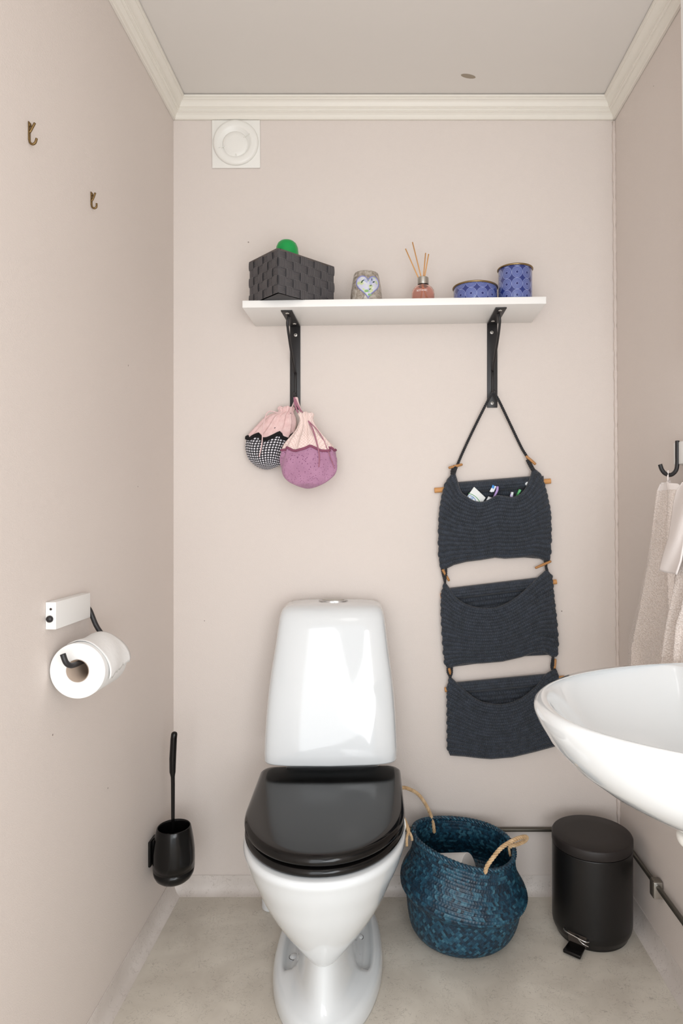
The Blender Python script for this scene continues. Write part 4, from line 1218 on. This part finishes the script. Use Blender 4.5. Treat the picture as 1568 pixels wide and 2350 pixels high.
# pedal points towards the front left
pa = radians(-128); pdv = Vector((cos(pa), sin(pa), 0)); psv = Vector((-pdv.y, pdv.x, 0))
bc = Vector((bcx, bcy, 0))
ped = thing
q = []
def pq(r, s, z): return bc+pdv*r+psv*s+Vector((0, 0, z))
pv, pf = hexa_vf([pq(.085, -.020, .012), pq(.085, .020, .012), pq(.136, .0225, .004), pq(.136, -.0225, .004)],
                 [pq(.085, -.020, .018), pq(.085, .020, .018), pq(.136, .0225, .0135), pq(.136, -.0225, .0135)])
pdl = bevel(obj('pedal', pv, pf, M_BLACKPL, bn, smooth=False), .003, 3)
obj('pedal_wire', *tube_vf(smooth_path([pq(.088, -.034, .041), pq(.105, -.030, .041), pq(.109, 0, .038), pq(.106, .026, .034), pq(.088, .030, .030)], 6), .0017, 8), M_CHROME, pdl)
obj('pedal_wire', *tube_vf(smooth_path([pq(.108, .004, .036), pq(.112, .018, .031), pq(.106, .031, .025)], 5), .0014, 8), M_CHROME, pdl)
obj('pedal_slot', *hexa_vf([pq(.0992, -.022, .012), pq(.0992, .022, .012), pq(.096, .022, .012), pq(.096, -.022, .012)], [pq(.1005, -.024, .040), pq(.1005, .024, .040), pq(.096, .024, .040), pq(.096, -.024, .040)]), M_SEAL, bn, smooth=False)

# ---------------------------------------------------------------- blue seagrass basket
kx, ky = .2010, 1.6975
kb = thing('seagrass_basket', (kx, ky, 0), 'blue woven seagrass belly basket with rope handles between toilet and bin', 'basket')
outp = [(.0, .002), (.085, .002), (.108, .004), (.124, .012), (.136, .030), (.1430, .055), (.1465, .080), (.1490, .094), (.1535, .100), (.1600, .107), (.1630, .116), (.1615, .127), (.1560, .139), (.148, .152), (.140, .166), (.1345, .182), (.1320, .198), (.1315, .214), (.1325, .228)]
outp = [tuple(p) for p in smooth_path([Vector((a, b, 0)) for a, b in outp], 9)]
outp = [(a, b) for a, b, _ in outp]
def arc(pr):
    s = [0]
    for a, b in zip(pr, pr[1:]): s.append(s[-1]+sqrt((b[0]-a[0])**2+(b[1]-a[1])**2))
    return s
seg = 420
CELL = .0098
def kshape(x, y, z):
    """the soft basket leans and sags towards its right side"""
    dx_ = (x-kx); k = max(0, min(1, (z-.03)/.12))
    z2 = z-k*dx_*.16+k*.0045
    z2 += .006*sin(2.2*atan2(y-ky, dx_)+.5)*k*k
    return Vector((x+.002*k, y, max(z2, .002)))
ncell = round(2*pi*.145/CELL)
def basket_shell(pr, inward):
    s = arc(pr); vs = []; uv = []
    m = len(pr)
    for k_ in range(seg):
        a = 2*pi*k_/seg
        for i, (r, z) in enumerate(pr):
            cu = a/(2*pi)*ncell; cv = s[i]/CELL
            p_ = cu+cv; q_ = cu-cv       # diagonal weave
            ip, iq = math.floor(p_), math.floor(q_)
            fp, fq = p_-ip, q_-iq
            over = (ip+iq) % 2 == 0
            # upper part: fine horizontal plaits, lower part: diagonal checks
            w_ = max(0, min(1, (z-.09)/.02)) if True else 0
            h1 = (sin(pi*fp)**.6*(.9 if over else .45))+(sin(pi*fq)**.6*(.45 if over else .9))
            row = cv*1.15; fr = row-math.floor(row)
            sgn = 1 if int(math.floor(row)) % 2 else -1
            h2 = 1.1*abs(sin(pi*row))**.6*(1+.5*cos(2*pi*(cu*1.4+sgn*fr*.6)))
            h = (h1*(1-w_)+h2*w_)*.0019
            rr = r+(h-.0015)*(1 if not inward else -1)*(1 if r > .02 else 0)
            vs.append(kshape(kx+rr*cos(a), ky+rr*sin(a), z))
            uv.append((p_, q_) if w_ < .5 else (cu*1.4+sgn*fr*.6, row))
    fs = []; lo = []
    for k_ in range(seg):
        k2 = (k_+1) % seg
        for i in range(m-1):
            q = (k_*m+i, k2*m+i, k2*m+i+1, k_*m+i+1)
            if inward: q = tuple(reversed(q))
            fs.append(q)
            cxu = uv[k_*m+i]
            for idx in q:
                if k2 == 0 and idx < m: lo.append((cxu[0]+.3, cxu[1]))
                else: lo.append(uv[idx])
    return vs, fs, lo
v, f, lo = basket_shell(outp, False)
obj('woven_body', v, f, M_SEAGRASS, kb, uvs=lo)
inp = [(.1325, .228), (.1275, .2275), (.1265, .214), (.127, .198), (.1295, .182), (.134, .166), (.142, .152), (.150, .139), (.154, .127), (.155, .116), (.150, .104), (.140, .09), (.135, .055), (.127, .03), (.115, .014), (.09, .008), (0, .006)]
inp = [(p.x, p.y) for p in smooth_path([Vector((a, b, 0)) for a, b in inp], 5)]
v, f, lo = basket_shell(inp, True)
obj('woven_lining', v, f, M_SEAGRASS, kb, uvs=lo)
rimp = [kshape(kx+.130*cos(2*pi*i/120), ky+.130*sin(2*pi*i/120), .2285) for i in range(121)]
obj('braided_rim', *rope_vf(rimp, .0062, 3, .020), M_SEAGRASS, kb, uvs=lambda i: (i*.13 % 37, i*.07 % 11))
def handle(pxs, r=.0050):
    pts = smooth_path([P(*p) for p in pxs], 7)
    hdl = obj('rope_handle', *rope_vf(pts, r, 3, .016), M_ROPE, kb)
handle([(997, 1911, 1.80), (993, 1885, 1.802), (982, 1855, 1.80), (963, 1826, 1.79), (942, 1812, 1.78), (922, 1808, 1.77), (908, 1822, 1.745), (913, 1850, 1.70), (926, 1877, 1.67), (936, 1900, 1.655), (938, 1912, 1.65)], .0048)
handle([(938, 1908, 1.652), (944, 1918, 1.655), (946, 1928, 1.66)], .0034)
handle([(938, 1908, 1.650), (934, 1922, 1.645), (934, 1942, 1.642)], .0034)
handle([(1114, 2003, 1.568), (1118, 1988, 1.565), (1132, 1968, 1.57), (1152, 1945, 1.585), (1180, 1928, 1.61), (1200, 1921, 1.635), (1209, 1922, 1.655), (1204, 1930, 1.675), (1186, 1938, 1.69), (1168, 1944, 1.695)], .0052)
handle([(1168, 1944, 1.695), (1170, 1956, 1.69), (1172, 1965, 1.688)], .0034)
# spare roll inside the basket
sr = thing('toilet_roll', (.155, 1.70, .10), 'white spare toilet roll lying inside the blue basket', 'toilet paper')
prof = round_path([(.020, .05), (.020, -.05), (.056, -.05), (.056, .05), (.020, .05)], .002, 3)
v, f = lathe_vf(prof, 56, (0, 0, 0), 'X')
Mr = Matrix.Translation(Vector((.172, 1.700, .137))) @ Matrix.Rotation(radians(-25), 4, 'Z') @ Matrix.Rotation(radians(-14), 4, 'Y')
obj('paper', [Mr @ Vector(a) for a in v], f, M_PAPER, sr, sharp=40)
v, f = lathe_vf([(.0201, -.0495), (.0192, -.0495), (.0192, .0495), (.0201, .0495)], 40, (0, 0, 0), 'X')
obj('cardboard_core', [Mr @ Vector(a) for a in v], f, M_CARD, sr)

# ---------------------------------------------------------------- wash basin on the right wall
wb_ = thing('wash_basin', (xr(.7), .97, .64), 'white oval ceramic wash basin mounted on the right wall', 'wash basin')
SYC, SL, SP = .970, .282, .440
def sink_sec(k, z, cx_shift=0.0, e=2.0, wallx=None, lk=None):
    """k scales the plan towards (xc, SYC)"""
    out = []; n = 80
    xw = (xr(z)-.001) if wallx is None else wallx
    L_ = SL*(k if lk is None else lk); P_ = SP*k
    m = 60
    for i in range(m+1):
        a = -pi/2+pi*i/m
        out.append(Vector((xw-(.02+ (P_-.02)*abs(cos(a))**(2/e)), SYC+L_*math.copysign(abs(sin(a))**(2/e), sin(a)), z)))
    for i in range(1, 20):
        t = i/20; out.append(Vector((xw, SYC+L_-2*L_*t, z)))
    return out
xw = xr(.8)-.001
outer_s = [(.22, .612), (.40, .619), (.54, .632), (.67, .654), (.785, .682), (.88, .712), (.948, .744), (.987, .772), (1.000, .786), (1.001, .7915), (.997, .7965), (.990, .7995), (.982, .8008), (.972, .8005)]
secs = [sink_sec(k, z, wallx=xw, lk=min(1, k*1.0+.0)) for k, z in outer_s]
def in_sec(k, z, x_in):
    """inner basin outline: keeps a deck along the wall"""
    out = []; m = 60
    cxm = x_in
    P_ = (SP-.024)*k; 
    for i in range(m+1):
        a = -pi/2+pi*i/m
        s_, c_ = sin(a), cos(a)
        out.append(Vector((cxm-(P_-(xw-cxm)*k)*abs(c_)**(2/2.05) , SYC+(SL-.022)*k*math.copysign(abs(s_)**(2/2.05), s_), z)))
    for i in range(1, 20):
        a = pi/2+pi*i/20
        out.append(Vector((cxm+.055*k*abs(cos(a))**.6, SYC+(SL-.022)*k*sin(a), z)))
    return out
secs += [in_sec(1.015, .7992, xw-.14), in_sec(1.006, .7975, xw-.14), in_sec(.995, .794, xw-.14), in_sec(.978, .787, xw-.14), in_sec(.93, .768, xw-.14), in_sec(.84, .735, xw-.145), in_sec(.68, .703, xw-.15), in_sec(.45, .682, xw-.16), in_sec(.18, .672, xw-.17)]
v, f = loft_vf(secs)
obj('basin', v, f, M_SINK, wb_)
o = obj('drain_ring', *lathe_vf([(.0, .001), (.024, .001), (.030, .0025), (.032, .0), (.032, -.003)], 32, (xw-.19, SYC, .6735)), M_CHROME, wb_)
tr = thing('bottle_trap', (.452, .97, .55), 'white plastic bottle trap under the wash basin', 'trap')
prof = round_path([(0, .582), (.022, .583), (.033, .594), (.033, .606), (.020, .609), (0, .609)], .008, 4)
v, f = lathe_vf(prof, 36, (.4705, .975, 0)); obj('trap_cup', v, f, M_WHITEPL, tr)
obj('trap_pipe', *tube_vf([(.48, .975, .594), (.56, .975, .594), (xr(.6)-.001, .975, .594)], .010, 18), M_WHITEPL, tr)

# ---------------------------------------------------------------- towel hooks and towels
def towel_hook(yc, label):
    x0 = xr(1.2)
    t = thing('towel_hook', (x0, yc, 1.168), label, 'hook', 'black and white towel hooks on the right wall')
    o = obj('white_block', *box_vf(x0-.0195, x0-.0002, yc-.030, yc+.0215, 1.1925, 1.2415), M_WHITEWOOD, t, smooth=False); bevel(o, .0015, 3)
    path = smooth_path([(x0-.0205, yc, 1.2445), (x0-.0205, yc, 1.215), (x0-.0205, yc, 1.195), (x0-.0235, yc, 1.179), (x0-.034, yc, 1.1695), (x0-.046, yc, 1.1715), (x0-.054, yc, 1.180), (x0-.0585, yc, 1.1925)], 8)
    obj('hook_bar', *tube_vf(path, .0050, 14, flat=.9), M_BLACKMET, t)
towel_hook(1.4385, 'black bent towel hook on a white block above the basin, farther from the camera')
towel_hook(1.262, 'black bent towel hook on a white block holding the nearer towel')

def towel(name, yc, x_base, rows, label, nfold, band_rows, ph, xoff):
    """rows: (z, y_near, y_far, x_centre, amplitude)"""
    ztop = rows[0][0]; zbot = rows[-1][0]
    t = thing(name, (x_base, yc, zbot), label, 'towel', 'beige towels hanging on the right wall')
    nz, ns = 90, 90
    def interp(z):
        for a, b in zip(rows, rows[1:]):
            if z >= b[0]:
                k = (a[0]-z)/(a[0]-b[0]); k = k*k*(3-2*k) if False else k
                return [p+(q-p)*k for p, q in zip(a, b)]
        return list(rows[-1])
    def pt(z, s):
        _, y0, y1, xc, am = interp(z)
        a = 2*pi*nfold*s+ph
        x = xc+am*sin(a)+.3*am*sin(2.3*a+z*14)
        y = y0+(y1-y0)*(s+.16/nfold*sin(2*a)*.5)
        dz_ = -.012*abs(s-.5)*2*min(1, (ztop-z)/.02) if z > ztop-.05 else 0
        x = min(x, xr(z)-.004)
        return Vector((x, y, z))
    def panel(nm, z0, z1, s0, s1, m, th, n1, off=0.0, slope=0.0):
        vs = []
        for j in range(n1):
            for i in range(ns):
                s = s0+(s1-s0)*i/(ns-1)
                z = z0+(z1-z0)*j/(n1-1)
                zz = z-slope*abs(s-.5)*2*(1-j/(n1-1))
                p = pt(zz, s); p.x -= off
                vs.append(p)
        o = obj(nm, vs, grid_faces(ns, n1), m, t); so = o.modifiers.new('solid', 'SOLIDIFY'); so.thickness = th; so.offset = 0
        return o
    panel('terry_cloth', ztop-.022, zbot, 0, 1, M_TOWEL, .006, 90)
    b = panel('linen_band', ztop, ztop-.030, 0.0, 1.0, M_LINEN, .004, 16, .0008, .012)
    lp = []
    xh = interp(ztop)[3]
    for i in range(17):
        a = pi*i/16
        lp.append((xh+.0026*cos(a)*1.0, yc+.004*cos(a), ztop+(.024)*sin(a)**.7-.004))
    obj('hanging_loop', *tube_vf(lp, .0018, 8), M_LINEN, t)
    return t, pt, panel
x0 = xr(1.2)-.0405
rows1 = [(1.158, 1.432, 1.446, x0, .003), (1.150, 1.408, 1.472, x0, .006), (1.135, 1.390, 1.490, x0+.001, .009), (1.05, 1.375, 1.528, x0+.004, .013), (.95, 1.345, 1.590, x0+.008, .015), (.85, 1.31, 1.650, x0+.011, .016), (.75, 1.29, 1.712, x0+.011, .017), (.62, 1.27, 1.735, x0+.011, .017)]
t1, p1, pan1 = towel('bath_towel', 1.4385, x0, rows1, 'pale beige textured towel with white linen top hanging on the farther hook', 2.0, None, 1.2, 0)
x1 = x0-.036
rows2 = [(1.158, 1.256, 1.270, x1+.02, .003), (1.150, 1.228, 1.286, x1+.012, .006), (1.13, 1.205, 1.296, x1+.008, .008), (1.05, 1.19, 1.306, x1+.004, .009), (.95, 1.20, 1.320, x1+.002, .009), (.86, 1.262, 1.348, x1+.002, .010), (.75, 1.272, 1.382, x1+.002, .011), (.62, 1.275, 1.41, x1+.002, .011)]
t2, p2, pan2 = towel('bath_towel', 1.262, x1, rows2, 'pale beige textured towel on the nearer hook, partly cut by the right picture edge', 2.0, None, 0.3, 0)
# its long white linen facing folded to the front
vs = []; nn_ = 40
def lin(px, py, d): return P(px, py, d)
edgeL = [(1566, 1106), (1556, 1122), (1549, 1150), (1544, 1190), (1537, 1235), (1524, 1275), (1515.5, 1309)]
edgeR = [(1592, 1106), (1592, 1122), (1588, 1150), (1580, 1190), (1574, 1235), (1566, 1285), (1555, 1319)]
EL = resample([Vector((x, y, 0)) for x, y in edgeL], nn_); ER = resample([Vector((x, y, 0)) for x, y in edgeR], nn_)
for j in range(nn_):
    for i in range(24):
        s = i/23; p = EL[j].lerp(ER[j], s)
        vs.append(P(p.x, p.y, (.566+.003*sin(s*5+j*.12)-.002*j/nn_)*F/(p.x-VX)))
o = obj('linen_facing', vs, grid_faces(24, nn_), M_LINEN, t2); so = o.modifiers.new('solid', 'SOLIDIFY'); so.thickness = .003

# ---------------------------------------------------------------- small marks on the surfaces
sc = []
cpx, cpy = 1075, 175
for i in range(14):
    a = 2*pi*i/14
    px_, py_ = cpx+17*cos(a), cpy+5*sin(a)+2.6*cos(a)
    d = (CZ-.0004-H)*F/(VY-py_); sc.append(P(px_, py_, d))
o = obj('paint_scuff', sc+[p+Vector((0, 0, .0003)) for p in sc], [tuple(range(14)), tuple(reversed(range(14, 28)))]+[(i, (i+1) % 14, 14+(i+1) % 14, 14+i) for i in range(14)], mat('scuff', (158, 146, 130), .8), smooth=False)
setp(o, 'small brown paint scuff on the ceiling near the back crown moulding', 'paint mark')
